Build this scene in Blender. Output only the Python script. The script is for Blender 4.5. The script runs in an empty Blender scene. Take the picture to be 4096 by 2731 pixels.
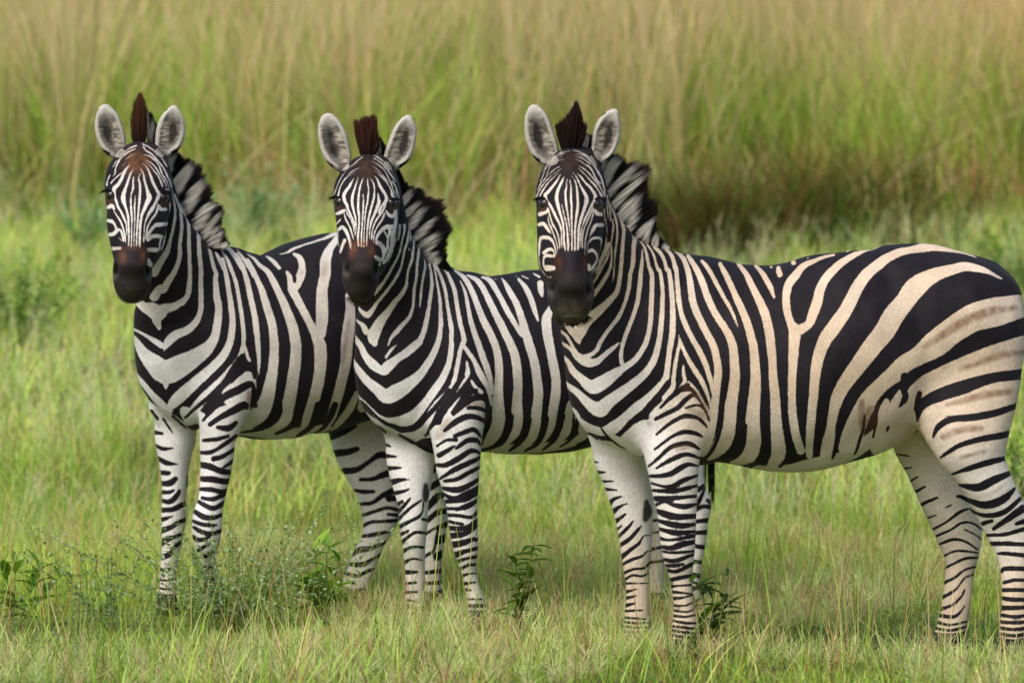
import bpy, math, random
import numpy as np
from math import radians, sin, cos, pi

# ------------------------------------------------------------------ camera, light
scene = bpy.context.scene
COL = scene.collection
FPX = 20000.0            # focal length in pixels of the 4096 px wide photograph
CH = 1.6                 # camera height
PITCH = radians(2.12)
cd = bpy.data.cameras.new("camera"); cam = bpy.data.objects.new("camera", cd); COL.objects.link(cam)
cam.location = (0, 0, CH); cam.rotation_euler = (pi/2 - PITCH, 0, 0)
cd.sensor_width = 36; cd.lens = FPX/4096*36; cd.clip_end = 2000; cd.clip_start = 0.5
cd.dof.use_dof = True; cd.dof.focus_distance = 16.3; cd.dof.aperture_fstop = 3.2
scene.camera = cam
SUN_EL, SUN_AZ = radians(48), radians(212)     # azimuth of the sun, clockwise from +Y
world = bpy.data.worlds.new("World"); scene.world = world; world.use_nodes = True
wn = world.node_tree.nodes; wl = world.node_tree.links
bg = wn["Background"]; sky = wn.new("ShaderNodeTexSky"); sky.sky_type = 'NISHITA'; sky.sun_disc = False
sky.sun_elevation = SUN_EL; sky.sun_rotation = SUN_AZ; sky.dust_density = 6.0; sky.air_density = 1.0
wl.new(sky.outputs[0], bg.inputs[0]); bg.inputs[1].default_value = 0.15
sd = bpy.data.lights.new("sun", 'SUN'); sd.energy = 1.15; sd.angle = radians(25); sd.color = (1.0, 0.975, 0.94)
sun = bpy.data.objects.new("sun", sd); COL.objects.link(sun)
from mathutils import Vector
sdir = Vector((sin(SUN_AZ)*cos(SUN_EL), cos(SUN_AZ)*cos(SUN_EL), sin(SUN_EL)))
sun.rotation_euler = sdir.to_track_quat('Z', 'Y').to_euler(); sun.location = sdir*30
scene.view_settings.view_transform = 'Standard'; scene.view_settings.look = 'None'
scene.view_settings.exposure = 0.15; scene.view_settings.gamma = 1
scene.render.engine = 'CYCLES'

RIGHT = np.array([1., 0, 0]); FWD = np.array([0, cos(PITCH), -sin(PITCH)]); UP = np.array([0, sin(PITCH), cos(PITCH)])
CAM = np.array([0, 0, CH])
def P(px, py, Y):
    """point at distance Y in front that is seen at (px,py) of the photograph"""
    px = np.asarray(px, float); py = np.asarray(py, float)
    d = FWD + RIGHT*((px-2048)/FPX)[..., None] + UP*((1365.5-py)/FPX)[..., None]
    return CAM + d*(np.asarray(Y, float)/d[..., 1])[..., None]
def side_view(p):
    """project points of an animal to camera pixels, where its pattern was traced"""
    v = p - CAM; dep = v@FWD
    return np.stack([2048 + FPX*(v@RIGHT)/dep, 1365.5 - FPX*(v@UP)/dep], -1)

def tag(o, label=None, cat=None, group=None, kind=None):
    if label: o["label"] = label
    if cat: o["category"] = cat
    if group: o["group"] = group
    if kind: o["kind"] = kind
    return o
def catmull(A, n):
    """smooth resample of rows of A, n steps per span"""
    A = np.asarray(A, float)
    if len(A) < 3: n = max(n, 1)
    Q = np.vstack([2*A[0]-A[1], A, 2*A[-1]-A[-2]]); out = []
    for i in range(1, len(Q)-2):
        p0, p1, p2, p3 = Q[i-1], Q[i], Q[i+1], Q[i+2]
        for k in range(n):
            t = k/n
            out.append(0.5*((2*p1)+(-p0+p2)*t+(2*p0-5*p1+4*p2-p3)*t*t+(-p0+3*p1-3*p2+p3)*t**3))
    out.append(A[-1]); return np.array(out)

# value noise in numpy (3D), for colours of the coat
_rng = np.random.RandomState(5); _tab = _rng.rand(64, 64, 64)
def noise3(p, s):
    q = np.asarray(p)*s + 37.3; i = np.floor(q).astype(int); f = q-i; f = f*f*(3-2*f); r = 0
    for dx in (0, 1):
        for dy in (0, 1):
            for dz in (0, 1):
                w = (f[:, 0] if dx else 1-f[:, 0])*(f[:, 1] if dy else 1-f[:, 1])*(f[:, 2] if dz else 1-f[:, 2])
                r = r + w*_tab[(i[:, 0]+dx) & 63, (i[:, 1]+dy) & 63, (i[:, 2]+dz) & 63]
    return r

# ------------------------------------------------------------------ materials
def newmat(name):
    m = bpy.data.materials.new(name); m.use_nodes = True
    nt = m.node_tree; nt.nodes.clear(); out = nt.nodes.new("ShaderNodeOutputMaterial")
    return m, nt, out
def N(nt, t, **kw):
    n = nt.nodes.new(t)
    for k, v in kw.items(): setattr(n, k, v)
    return n
def coat_material():
    m, nt, out = newmat("zebra_coat"); L = nt.links
    b = N(nt, "ShaderNodeBsdfPrincipled"); L.new(b.outputs[0], out.inputs[0])
    f = N(nt, "ShaderNodeAttribute", attribute_name="field"); w = N(nt, "ShaderNodeAttribute", attribute_name="tint")
    d = N(nt, "ShaderNodeAttribute", attribute_name="dark"); tc = N(nt, "ShaderNodeTexCoord")
    mp = N(nt, "ShaderNodeMapping"); mp.inputs["Scale"].default_value = (1, 1, .3); L.new(tc.outputs["Object"], mp.inputs[0])
    n1 = N(nt, "ShaderNodeTexNoise"); n1.inputs["Scale"].default_value = 190; n1.inputs["Detail"].default_value = 2; L.new(mp.outputs[0], n1.inputs["Vector"])
    n2 = N(nt, "ShaderNodeTexNoise"); n2.inputs["Scale"].default_value = 38; n2.inputs["Detail"].default_value = 2; L.new(tc.outputs["Object"], n2.inputs["Vector"])
    a = N(nt, "ShaderNodeMath", operation='MULTIPLY_ADD'); L.new(n1.outputs[0], a.inputs[0]); a.inputs[1].default_value = 4.5; L.new(f.outputs["Fac"], a.inputs[2])
    a2 = N(nt, "ShaderNodeMath", operation='MULTIPLY_ADD'); L.new(n2.outputs[0], a2.inputs[0]); a2.inputs[1].default_value = 3.5; L.new(a.outputs[0], a2.inputs[2])
    r = N(nt, "ShaderNodeMapRange", interpolation_type='SMOOTHSTEP'); L.new(a2.outputs[0], r.inputs[0])
    r.inputs[1].default_value = 3.0-2.0; r.inputs[2].default_value = 3.0+2.0
    # short hair: fine light and dark flecks in the light coat
    n3 = N(nt, "ShaderNodeTexNoise"); n3.inputs["Scale"].default_value = 260; n3.inputs["Detail"].default_value = 3; L.new(mp.outputs[0], n3.inputs["Vector"])
    mr = N(nt, "ShaderNodeMapRange"); L.new(n3.outputs[0], mr.inputs[0]); mr.inputs[1].default_value = .3; mr.inputs[2].default_value = .7
    mr.inputs[3].default_value = .80; mr.inputs[4].default_value = 1.12
    vm = N(nt, "ShaderNodeVectorMath", operation='SCALE'); L.new(w.outputs["Color"], vm.inputs[0]); L.new(mr.outputs[0], vm.inputs["Scale"])
    vd = N(nt, "ShaderNodeVectorMath", operation='SCALE'); L.new(d.outputs["Color"], vd.inputs[0]); L.new(mr.outputs[0], vd.inputs["Scale"])
    mx = N(nt, "ShaderNodeMix", data_type='RGBA'); L.new(r.outputs[0], mx.inputs[0]); L.new(vm.outputs[0], mx.inputs[6]); L.new(vd.outputs[0], mx.inputs[7])
    L.new(mx.outputs[2], b.inputs["Base Color"]); b.inputs["Roughness"].default_value = .62
    b.inputs["Sheen Weight"].default_value = .02; b.inputs["Sheen Roughness"].default_value = .5
    b.inputs["Specular IOR Level"].default_value = .14
    bu = N(nt, "ShaderNodeBump"); bu.inputs["Strength"].default_value = .35; bu.inputs["Distance"].default_value = .004; L.new(n1.outputs[0], bu.inputs["Height"])
    bu2 = N(nt, "ShaderNodeBump"); bu2.inputs["Strength"].default_value = .5; bu2.inputs["Distance"].default_value = .012
    n4 = N(nt, "ShaderNodeTexNoise"); n4.inputs["Scale"].default_value = 9; n4.inputs["Detail"].default_value = 3; L.new(tc.outputs["Object"], n4.inputs["Vector"])
    L.new(n4.outputs[0], bu2.inputs["Height"]); L.new(bu.outputs[0], bu2.inputs["Normal"]); L.new(bu2.outputs[0], b.inputs["Normal"])
    return m
def attr_material(name, rough=.7, trans=0.0, spec=.3, tintmul=(1.1, 1.15, .6)):
    """colour from the vertex colours 'tint', optionally leaf-like translucency"""
    m, nt, out = newmat(name); L = nt.links
    a = N(nt, "ShaderNodeAttribute", attribute_name="tint")
    b = N(nt, "ShaderNodeBsdfPrincipled"); L.new(a.outputs["Color"], b.inputs["Base Color"])
    b.inputs["Roughness"].default_value = rough; b.inputs["Specular IOR Level"].default_value = spec
    if trans > 0:
        t = N(nt, "ShaderNodeBsdfTranslucent"); v = N(nt, "ShaderNodeVectorMath", operation='MULTIPLY'); L.new(a.outputs["Color"], v.inputs[0])
        v.inputs[1].default_value = tintmul; L.new(v.outputs[0], t.inputs[0])
        mx = N(nt, "ShaderNodeMixShader"); mx.inputs[0].default_value = trans; L.new(b.outputs[0], mx.inputs[1]); L.new(t.outputs[0], mx.inputs[2]); L.new(mx.outputs[0], out.inputs[0])
    else: L.new(b.outputs[0], out.inputs[0])
    return m
def flat_material(name, col, rough, spec=.5, coat=0):
    m, nt, out = newmat(name); b = N(nt, "ShaderNodeBsdfPrincipled"); nt.links.new(b.outputs[0], out.inputs[0])
    n = N(nt, "ShaderNodeTexNoise"); n.inputs["Scale"].default_value = 60
    mr = N(nt, "ShaderNodeMapRange"); nt.links.new(n.outputs[0], mr.inputs[0]); mr.inputs[3].default_value = .8; mr.inputs[4].default_value = 1.2
    v = N(nt, "ShaderNodeVectorMath", operation='SCALE'); v.inputs[0].default_value = col; nt.links.new(mr.outputs[0], v.inputs["Scale"])
    nt.links.new(v.outputs[0], b.inputs["Base Color"]); b.inputs["Roughness"].default_value = rough; b.inputs["Specular IOR Level"].default_value = spec
    b.inputs["Coat Weight"].default_value = coat
    return m
M_COAT = coat_material(); M_HAIR = attr_material("coarse_hair", .6, .35, .15, (1, 1, 1))
M_EYE = flat_material("eye_dark", (.012, .008, .006), .08, .6, .5)
M_GRASS = attr_material("grass_blades", .6, .35, .25); M_LEAF = attr_material("leaf_green", .5, .25, .3)
M_STEM = attr_material("plant_stem", .7, 0, .2)

def set_attrs(me, n, tint=None, field=None, dark=None):
    def colr(nm, c):
        a = me.attributes.new(nm, 'FLOAT_COLOR', 'POINT'); buf = np.ones((n, 4), np.float32); buf[:, :3] = c; a.data.foreach_set("color", buf.ravel())
    if tint is not None: colr("tint", tint)
    if dark is not None: colr("dark", dark)
    if field is not None:
        a = me.attributes.new("field", 'FLOAT', 'POINT'); a.data.foreach_set("value", np.asarray(field, np.float32))
def build_mesh(name, V, faces_flat, starts, mat, parent=None, origin=(0, 0, 0), smooth=True, **attrs):
    me = bpy.data.meshes.new(name); n = len(V)
    me.vertices.add(n); me.vertices.foreach_set("co", (np.asarray(V, float)-np.asarray(origin)).astype(np.float32).ravel())
    me.loops.add(len(faces_flat)); me.loops.foreach_set("vertex_index", np.asarray(faces_flat, np.int32))
    me.polygons.add(len(starts)); me.polygons.foreach_set("loop_start", np.asarray(starts, np.int32))
    me.update(calc_edges=True); me.validate()
    me.polygons.foreach_set("use_smooth", np.full(len(me.polygons), smooth))
    set_attrs(me, n, **attrs)
    me.materials.append(mat); o = bpy.data.objects.new(name, me); COL.objects.link(o)
    if parent is not None: o.parent = parent
    else: o.location = origin
    return o

# ------------------------------------------------------------------ strips: hair strands, grass blades
def strips(base, tip, width, bend, side, seg, tint0, tint1, taper=1.0):
    """n tapered curved blades. base,tip,bend,side (n,3); width (n,). returns V, flat, starts, tint, t"""
    n = len(base); k = seg
    ts = np.linspace(0, 1, k+1); V = np.zeros((n, 2*(k+1), 3)); T = np.zeros((n, 2*(k+1), 3)); tt = np.zeros((n, 2*(k+1)))
    for i, t in enumerate(ts):
        c = base*(1-t) + tip*t + bend*(t*t - t)[..., None] if False else base*(1-t)+tip*t+bend*(t*(1-t))
        w = width*(1-t**1.6*taper)*.5 + 1e-4
        V[:, 2*i] = c - side*w[:, None]; V[:, 2*i+1] = c + side*w[:, None]
        cc = tint0*(1-t)+tint1*t; T[:, 2*i] = cc; T[:, 2*i+1] = cc; tt[:, 2*i:2*i+2] = t
    q = np.array([[2*i, 2*i+1, 2*i+3, 2*i+2] for i in range(k)])
    F = (np.arange(n)[:, None, None]*2*(k+1) + q[None]).reshape(-1)
    return V.reshape(-1, 3), F, np.arange(0, len(F), 4), T.reshape(-1, 3), tt.reshape(-1)
# ------------------------------------------------------------------ body surface from swept elliptic sections
class Sweep:
    def __init__(self, st, k=.03, label='body', n=4):
        st = np.array(st, float)               # xl,yl,xr,yr,Y,b
        st = catmull(st, n)
        L = P(st[:, 0], st[:, 1], st[:, 4]); R = P(st[:, 2], st[:, 3], st[:, 4])
        self.c = (L+R)/2; self.a = np.linalg.norm(R-L, axis=1)/2; self.b = np.maximum(st[:, 5], .004)
        self.s = (R-L)/(2*self.a[:, None]); self.k = k; self.label = label
        T = np.gradient(self.c, axis=0); T /= np.linalg.norm(T, axis=1)[:, None]   # slanted sections keep their outline
        sn = np.sqrt(np.clip(1-((self.s*T).sum(1))**2, .09, 1)); self.a = np.maximum(self.a*sn**.85, .006)
        m_ = np.minimum(self.a, self.b); al = np.concatenate([[0], np.cumsum(np.linalg.norm(np.diff(self.c, axis=0), axis=1))])
        self.e = np.minimum(m_, np.minimum(al+m_[0], al[-1]-al+m_[-1]))       # rounded ends never reach past the last section
        m = np.maximum(self.a, self.b)[:, None]*1.0
        self.lo = (self.c-m).min(0); self.hi = (self.c+m).max(0)
    def eval(self, p, margin=.1):
        out = np.full(len(p), .5, np.float32)
        ok = np.where(((p > self.lo-margin) & (p < self.hi+margin)).all(1))[0]
        if len(ok) == 0: return out
        q = p[ok]; res = np.full(len(q), .5)
        for i in range(len(self.c)-1):
            c0, c1 = self.c[i], self.c[i+1]; T = c1-c0; l = np.linalg.norm(T)
            if l < 1e-6: continue
            T = T/l; m = max(self.a[i], self.a[i+1], self.b[i], self.b[i+1])+margin
            lo = np.minimum(c0, c1)-m; hi = np.maximum(c0, c1)+m
            w = np.where(((q > lo) & (q < hi)).all(1))[0]
            if len(w) == 0: continue
            v = q[w]-c0; t = np.clip(v@T/l, 0, 1)
            c = c0 + T*(t*l)[:, None]; s = self.s[i]*(1-t)[:, None]+self.s[i+1]*t[:, None]
            s = s - T*(s@T)[:, None]; s /= np.linalg.norm(s, axis=1)[:, None]+1e-9
            nrm = np.cross(s, T); d = q[w]-c
            a = self.a[i]*(1-t)+self.a[i+1]*t; b = self.b[i]*(1-t)+self.b[i+1]*t; e = self.e[i]*(1-t)+self.e[i+1]*t
            u = (d*s).sum(1); vv = (d*nrm).sum(1); ww = d@T
            k0 = np.sqrt((u/a)**2+(vv/b)**2+(ww/e)**2)+1e-9; k1 = np.sqrt((u/a**2)**2+(vv/b**2)**2+(ww/e**2)**2)+1e-9
            dd = k0*(k0-1)/k1
            res[w] = np.minimum(res[w], dd)
        out[ok] = res; return out
class Ball:
    def __init__(self, c, r, k=.01): self.c = np.array(c); self.r = np.array(r); self.k = k
    def eval(self, p, margin=0):
        q = (p-self.c); k0 = np.linalg.norm(q/self.r, axis=1)+1e-9; k1 = np.linalg.norm(q/self.r**2, axis=1)+1e-9
        return k0*(k0-1)/k1
def smin(a, b, k):
    h = np.maximum(k-np.abs(a-b), 0)/k
    return np.minimum(a, b)-h*h*k*.25
class Body:
    def __init__(self): self.parts = []; self.cuts = []
    def eval(self, p, labels=False):
        D = None; labs = {}
        for s in self.parts:
            d = s.eval(p)
            if labels: labs[s.label] = np.minimum(labs[s.label], d) if s.label in labs else d.copy()
            D = d if D is None else smin(D, d, s.k)
        for c in self.cuts:
            d = c.eval(p); D = -smin(-D, d, c.k)
        return (D, labs) if labels else D
    def grid(self, h=.009):
        lo = np.min([s.lo for s in self.parts], 0)-.05; hi = np.max([s.hi for s in self.parts], 0)+.05
        R = 4; H = h*R; nc = np.ceil((hi-lo)/H).astype(int)+1
        I = np.stack(np.meshgrid(*[np.arange(n) for n in nc], indexing='ij'), -1).reshape(-1, 3)
        d = self.eval(lo+(I+.5)*H); near = np.abs(d) < H*1.5
        D = np.where(d < 0, -1., 1.).astype(np.float32).reshape(nc).repeat(R, 0).repeat(R, 1).repeat(R, 2)
        J = I[near]*R; off = np.stack(np.meshgrid(*[np.arange(R)]*3, indexing='ij'), -1).reshape(-1, 3)
        G = (J[:, None]+off[None]).reshape(-1, 3); val = np.zeros(len(G), np.float32)
        for a in range(0, len(G), 400000): val[a:a+400000] = self.eval(lo+(G[a:a+400000]+.5)*h)
        D[G[:, 0], G[:, 1], G[:, 2]] = val
        return D, lo+.5*h, h
    def project(self, V, it=2, mx=.006):
        e = .0015
        for _ in range(it):
            d = self.eval(V); g = np.stack([self.eval(V+np.eye(3)[i]*e)-d for i in range(3)], -1)/e
            g2 = (g**2).sum(1)+1e-4; s = (d/g2)[:, None]*g; l = np.linalg.norm(s, axis=1)[:, None]+1e-12
            V = V - s*np.minimum(1, mx/l)
        return V
def surface_nets(D, org, h):
    S = D < 0; n = np.array(D.shape)-1
    cnt = np.zeros(n, np.int8); corners = [(a, b, c) for a in (0, 1) for b in (0, 1) for c in (0, 1)]
    for a, b, c in corners: cnt += S[a:n[0]+a, b:n[1]+b, c:n[2]+c]
    act = (cnt > 0) & (cnt < 8); A = np.argwhere(act); idx = np.full(n, -1, np.int64); idx[act] = np.arange(len(A))
    vals = {c: D[A[:, 0]+c[0], A[:, 1]+c[1], A[:, 2]+c[2]] for c in corners}
    acc = np.zeros((len(A), 3)); num = np.zeros(len(A))
    for c in corners:
        for ax in range(3):
            if c[ax]: continue
            c2 = list(c); c2[ax] = 1; v0 = vals[c]; v1 = vals[tuple(c2)]; x = (v0 < 0) != (v1 < 0)
            t = np.where(x, v0/np.where(x, v0-v1, 1), 0); p = np.array(c, float)[None].repeat(len(A), 0); p[:, ax] += t
            acc[x] += p[x]; num[x] += 1
    V = org+(A+acc/num[:, None])*h; Q = []
    for ax in range(3):
        o1, o2 = [(1, 2), (2, 0), (0, 1)][ax]
        sl0 = [slice(None)]*3; sl1 = [slice(None)]*3; sl0[ax] = slice(0, -1); sl1[ax] = slice(1, None)
        ch = S[tuple(sl0)] != S[tuple(sl1)]; E = np.argwhere(ch); ok = (E[:, o1] > 0) & (E[:, o2] > 0) & (E[:, o1] < n[o1]) & (E[:, o2] < n[o2]); E = E[ok]
        inside = S[E[:, 0], E[:, 1], E[:, 2]]
        def cell(a, b):
            e = E.copy(); e[:, o1] -= a; e[:, o2] -= b; return idx[e[:, 0], e[:, 1], e[:, 2]]
        q = np.stack([cell(1, 1), cell(0, 1), cell(0, 0), cell(1, 0)], 1); q[~inside] = q[~inside][:, ::-1]; Q.append(q)
    Q = np.vstack(Q); return V, Q[(Q >= 0).all(1)]
def split(V, Q, sel):
    """split the selected quads in four; returns V, quads, other polygons (5..8 corners)"""
    E = np.stack([Q, np.roll(Q, -1, 1)], -1); E = np.sort(E, -1); key = E[..., 0]*(len(V)+1)+E[..., 1]
    ks = np.unique(key[sel]); mid = np.stack([ks//(len(V)+1), ks % (len(V)+1)], 1)
    MV = V[mid].mean(1); n0 = len(V); cen = V[Q[sel]].mean(1); n1 = n0+len(MV)
    pos = np.searchsorted(ks, key); pos = np.minimum(pos, len(ks)-1); has = ks[pos] == key; m = n0+pos
    c = n1+np.arange(sel.sum()); q = Q[sel]; mm = m[sel]
    new = np.concatenate([np.stack([q[:, i], mm[:, i], c, mm[:, i-1]], 1) for i in range(4)])
    rest = Q[~sel]; hr = has[~sel]; mr = m[~sel]; part = hr.any(1); polys = []
    for f, hh, m4 in zip(rest[part], hr[part], mr[part]):
        p = []
        for i in range(4):
            p.append(f[i])
            if hh[i]: p.append(m4[i])
        polys.append(p)
    return np.vstack([V, MV, cen]), np.vstack([new, rest[~part]]), polys

# ------------------------------------------------------------------ stripes
FR = dict(A=(330, 340, 1.7425), B=(1230, 400, 1.7425), C=(2050, 380, 1.65), p=(480, 900, 1.568), q=(1380, 1000, 1.568), r=(2200, 1000, 1.568),
          s=(3000, 900, 1.4252), t=(500, 1700, 1.96), u=(1300, 1700, 1.7425), v=(2300, 1700, 1.568), w=(3396, 1600, 1.3857),
          D=(1400, 900, 3.136), M=(1580, 650, 3.135), K=(640, 600, 3.135), G=(1300, 600, 3.92), F=(400, 580, 3.733), E=(400, 350, 4.752),
          H=(2080, 620, 3.92), J=(2080, 960, 3.92), I=(2080, 400, 5.226), N=(2380, 600, 3.135))
def strokes(txt):
    """lines: + (light) or - (dark), then groups 'X x,y,w ...' where X names the drawing sheet"""
    out = []
    for ln in txt.strip().splitlines():
        for one in ln.split(';'):
            tk = one.split()
            if not tk: continue
            if tk[0] in '+-': sign = tk[0]; tk = tk[1:]
            pts = []
            for t in tk:
                if ',' not in t: fr = FR[t]; continue
                x, y, w = [float(a) for a in t.split(',')]
                pts.append((fr[0]+x/fr[2], fr[1]+y/fr[2], w/fr[2]))
            if len(pts) == 1: pts.append((pts[0][0]+.5, pts[0][1]+.5, pts[0][2]))
            out.append((sign, catmull(pts, 3) if len(pts) > 2 else np.array(pts)))
    return out
def paint(F, XY, STK, wk=1.0):
    for sign, p in STK:
        hw = np.maximum(p[:, 2], 1)/2*wk; m = 26+hw.max()
        w = np.where((XY[:, 0] > p[:, 0].min()-m) & (XY[:, 0] < p[:, 0].max()+m) & (XY[:, 1] > p[:, 1].min()-m) & (XY[:, 1] < p[:, 1].max()+m))[0]
        if len(w) == 0: continue
        X = XY[w]; best = np.full(len(w), 26.)
        for i in range(len(p)-1):
            a = p[i, :2]; d = p[i+1, :2]-a; l2 = d@d
            if l2 < 1e-6: continue
            t = np.clip((X-a)@d/l2, 0, 1); r = np.hypot(X[:, 0]-a[0]-t*d[0], X[:, 1]-a[1]-t*d[1])-(hw[i]*(1-t)+hw[i+1]*t)
            best = np.minimum(best, r)
        F[w] = np.minimum(F[w], best) if sign == '+' else np.maximum(F[w], -best)
    return F
def lay(XY, STK):
    """smooth 0..1 coverage of strokes, for soft tints"""
    F = paint(np.full(len(XY), 26.), XY, STK); return np.clip(.5-F/14, 0, 1)
# ------------------------------------------------------------------ the three animals: sections (left x,y, right x,y, distance, half depth)
Z = {}
Z[3] = dict(Y=16.0, label="rightmost zebra, nearest and largest, cream coat with broad rump stripes, whole flank in view",
 head=[[(2238,668,2340,664,15.74,.045),(2200,684,2370,680,15.725,.07),(2165,712,2398,710,15.70,.09),(2143,770,2425,770,15.67,.10),(2146,830,2424,830,15.645,.105),(2148,930,2412,930,15.61,.105),(2148,1000,2402,1000,15.59,.10),(2156,1050,2389,1055,15.57,.09),(2180,1105,2372,1105,15.55,.08),(2189,1162,2377,1162,15.53,.072),(2194,1200,2373,1200,15.515,.07),(2218,1236,2355,1236,15.505,.055),(2242,1250,2332,1250,15.51,.03)],
  [(2220,690,2350,690,15.64,.03),(2232,850,2345,850,15.545,.03),(2238,1000,2340,1000,15.49,.03),(2240,1080,2335,1080,15.47,.03),(2232,1140,2340,1140,15.455,.03)],
  [(2245,1238,2342,1238,15.56,.035),(2262,1275,2326,1275,15.57,.022)]],
 ears=[[(2175,655,2238,622,15.76,.03),(2130,620,2237,598,15.76,.032),(2106,570,2226,560,15.76,.032),(2096,519,2209,519,15.76,.03),(2099,470,2187,470,15.76,.025),(2110,440,2162,440,15.76,.018)],
  [(2352,620,2410,655,15.78,.03),(2366,590,2450,618,15.78,.032),(2366,560,2474,572,15.78,.032),(2376,519,2485,519,15.78,.03),(2400,480,2484,480,15.78,.024),(2432,455,2478,455,15.78,.017)]],
 neck=[(2360,1600,2800,1150,15.97,.16),(2318,1420,2700,1030,15.93,.14),(2300,1290,2610,985,15.88,.118),(2280,1180,2545,948,15.84,.1),(2245,1060,2500,885,15.8,.09),(2235,920,2462,820,15.78,.085),(2235,780,2430,730,15.77,.08),(2240,680,2402,650,15.77,.07)],
 torso=[(2472,1150,2410,1650,15.97,.13),(2560,1000,2450,1775,15.97,.2),(2740,1010,2700,1860,15.98,.25),(2900,1054,2870,1856,16.0,.28),(3050,1061,3030,1880,16.02,.31),(3200,1044,3200,1888,16.03,.32),(3344,1003,3350,1862,16.04,.31),(3480,975,3470,1800,16.06,.29),(3620,965,3580,1710,16.07,.27),(3760,983,3700,1640,16.08,.27),(3900,1025,3850,1600,16.09,.25),(3965,1062,3950,1560,16.1,.17),(4000,1110,3985,1520,16.1,.085)],
 legs=[(1780,[(2600,1330,2830,1300,15.9,.1),(2570,1500,2850,1470,15.86,.085),(2550,1640,2848,1610,15.85,.085),(2562,1760,2812,1740,15.83,.085),(2578,1830,2795,1828,15.82,.08),(2591,1891,2790,1891,15.82,.075),(2606,1974,2785,1955,15.82,.065),(2625,2057,2781,2040,15.81,.06),(2636,2140,2778,2134,15.81,.057),(2650,2223,2775,2223,15.81,.048),(2676,2299,2767,2300,15.82,.038),(2689,2370,2770,2370,15.82,.034),(2695,2433,2775,2433,15.82,.035),(2688,2500,2790,2505,15.82,.043),(2686,2561,2785,2565,15.81,.038),(2672,2620,2800,2620,15.8,.05),(2664,2660,2806,2660,15.79,.055)]),
  (1740,[(2330,1650,2560,1700,16.1,.08),(2367,1757,2575,1800,16.12,.085),(2384,1828,2580,1870,16.12,.08),(2408,1898,2590,1920,16.12,.07),(2428,1961,2604,1974,16.12,.065),(2453,2025,2611,2032,16.12,.058),(2472,2108,2606,2108,16.12,.055),(2486,2210,2603,2210,16.12,.048),(2498,2287,2593,2287,16.12,.036),(2507,2370,2597,2370,16.12,.033),(2500,2465,2603,2465,16.12,.04),(2490,2520,2603,2516,16.11,.037),(2474,2570,2610,2570,16.1,.05),(2466,2605,2614,2605,16.09,.055)]),
  (1700,[(3590,1200,4070,1200,16.0,.1),(3610,1400,4093,1400,15.97,.12),(3635,1560,4084,1540,15.95,.125),(3662,1660,4058,1640,15.93,.12),(3715,1750,4036,1740,15.92,.115),(3775,1830,4022,1820,15.92,.1),(3830,1920,4042,1895,15.92,.085),(3890,2040,4085,1985,15.93,.07),(3938,2134,4128,2070,15.95,.058),(3982,2220,4125,2190,15.95,.05),(4003,2300,4118,2290,15.94,.04),(4008,2400,4115,2400,15.93,.035),(3999,2510,4122,2502,15.92,.04),(3990,2580,4108,2578,15.91,.036),(3968,2630,4108,2630,15.9,.048),(3958,2660,4114,2660,15.89,.053)]),
  (1600,[(3560,1450,3960,1430,16.2,.1),(3550,1640,3900,1600,16.22,.11),(3566,1770,3872,1700,16.22,.1),(3618,1872,3880,1800,16.22,.09),(3685,2026,3905,1960,16.22,.075),(3742,2145,3927,2112,16.24,.06),(3778,2240,3913,2200,16.24,.048),(3777,2325,3893,2290,16.23,.037),(3764,2430,3884,2390,16.21,.034),(3742,2520,3868,2480,16.2,.038),(3722,2575,3848,2550,16.19,.035),(3695,2615,3835,2610,16.18,.046),(3684,2640,3842,2640,16.17,.05)])],
 nostrils=[(2209,1152,15.47,1),(2356,1160,15.47,-1)], eyes=[(2168,812),(2398,815)],
 mane=[((-140,-20),(-115,-215)),((-60,40),(10,-130)),((80,290),(250,70)),((120,430),(400,130)),((150,540),(640,210)),((230,680),(650,350)),((290,790),(620,470)),((340,870),(640,560)),((430,950),(790,650)),((540,1070),(770,830)),((640,1150),(770,950)),((740,1195),(790,1060)),((850,1215),(880,1150)),((950,1240),(965,1215))], mf='N', mY=(15.84,15.95),
 lock=[((945,1120),(745,570)),((965,1110),(800,500)),((985,1110),(880,440)),((1010,1110),(960,360)),((1040,1110),(1080,220)),((1075,1110),(1170,50)),((1105,1110),(1215,110)),((1135,1110),(1270,330)),((1165,1110),(1310,470)),((1190,1120),(1400,560))], lf='I', lY=15.72, lcol=((.006,.005,.005),(.022,.009,.007)))
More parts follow.
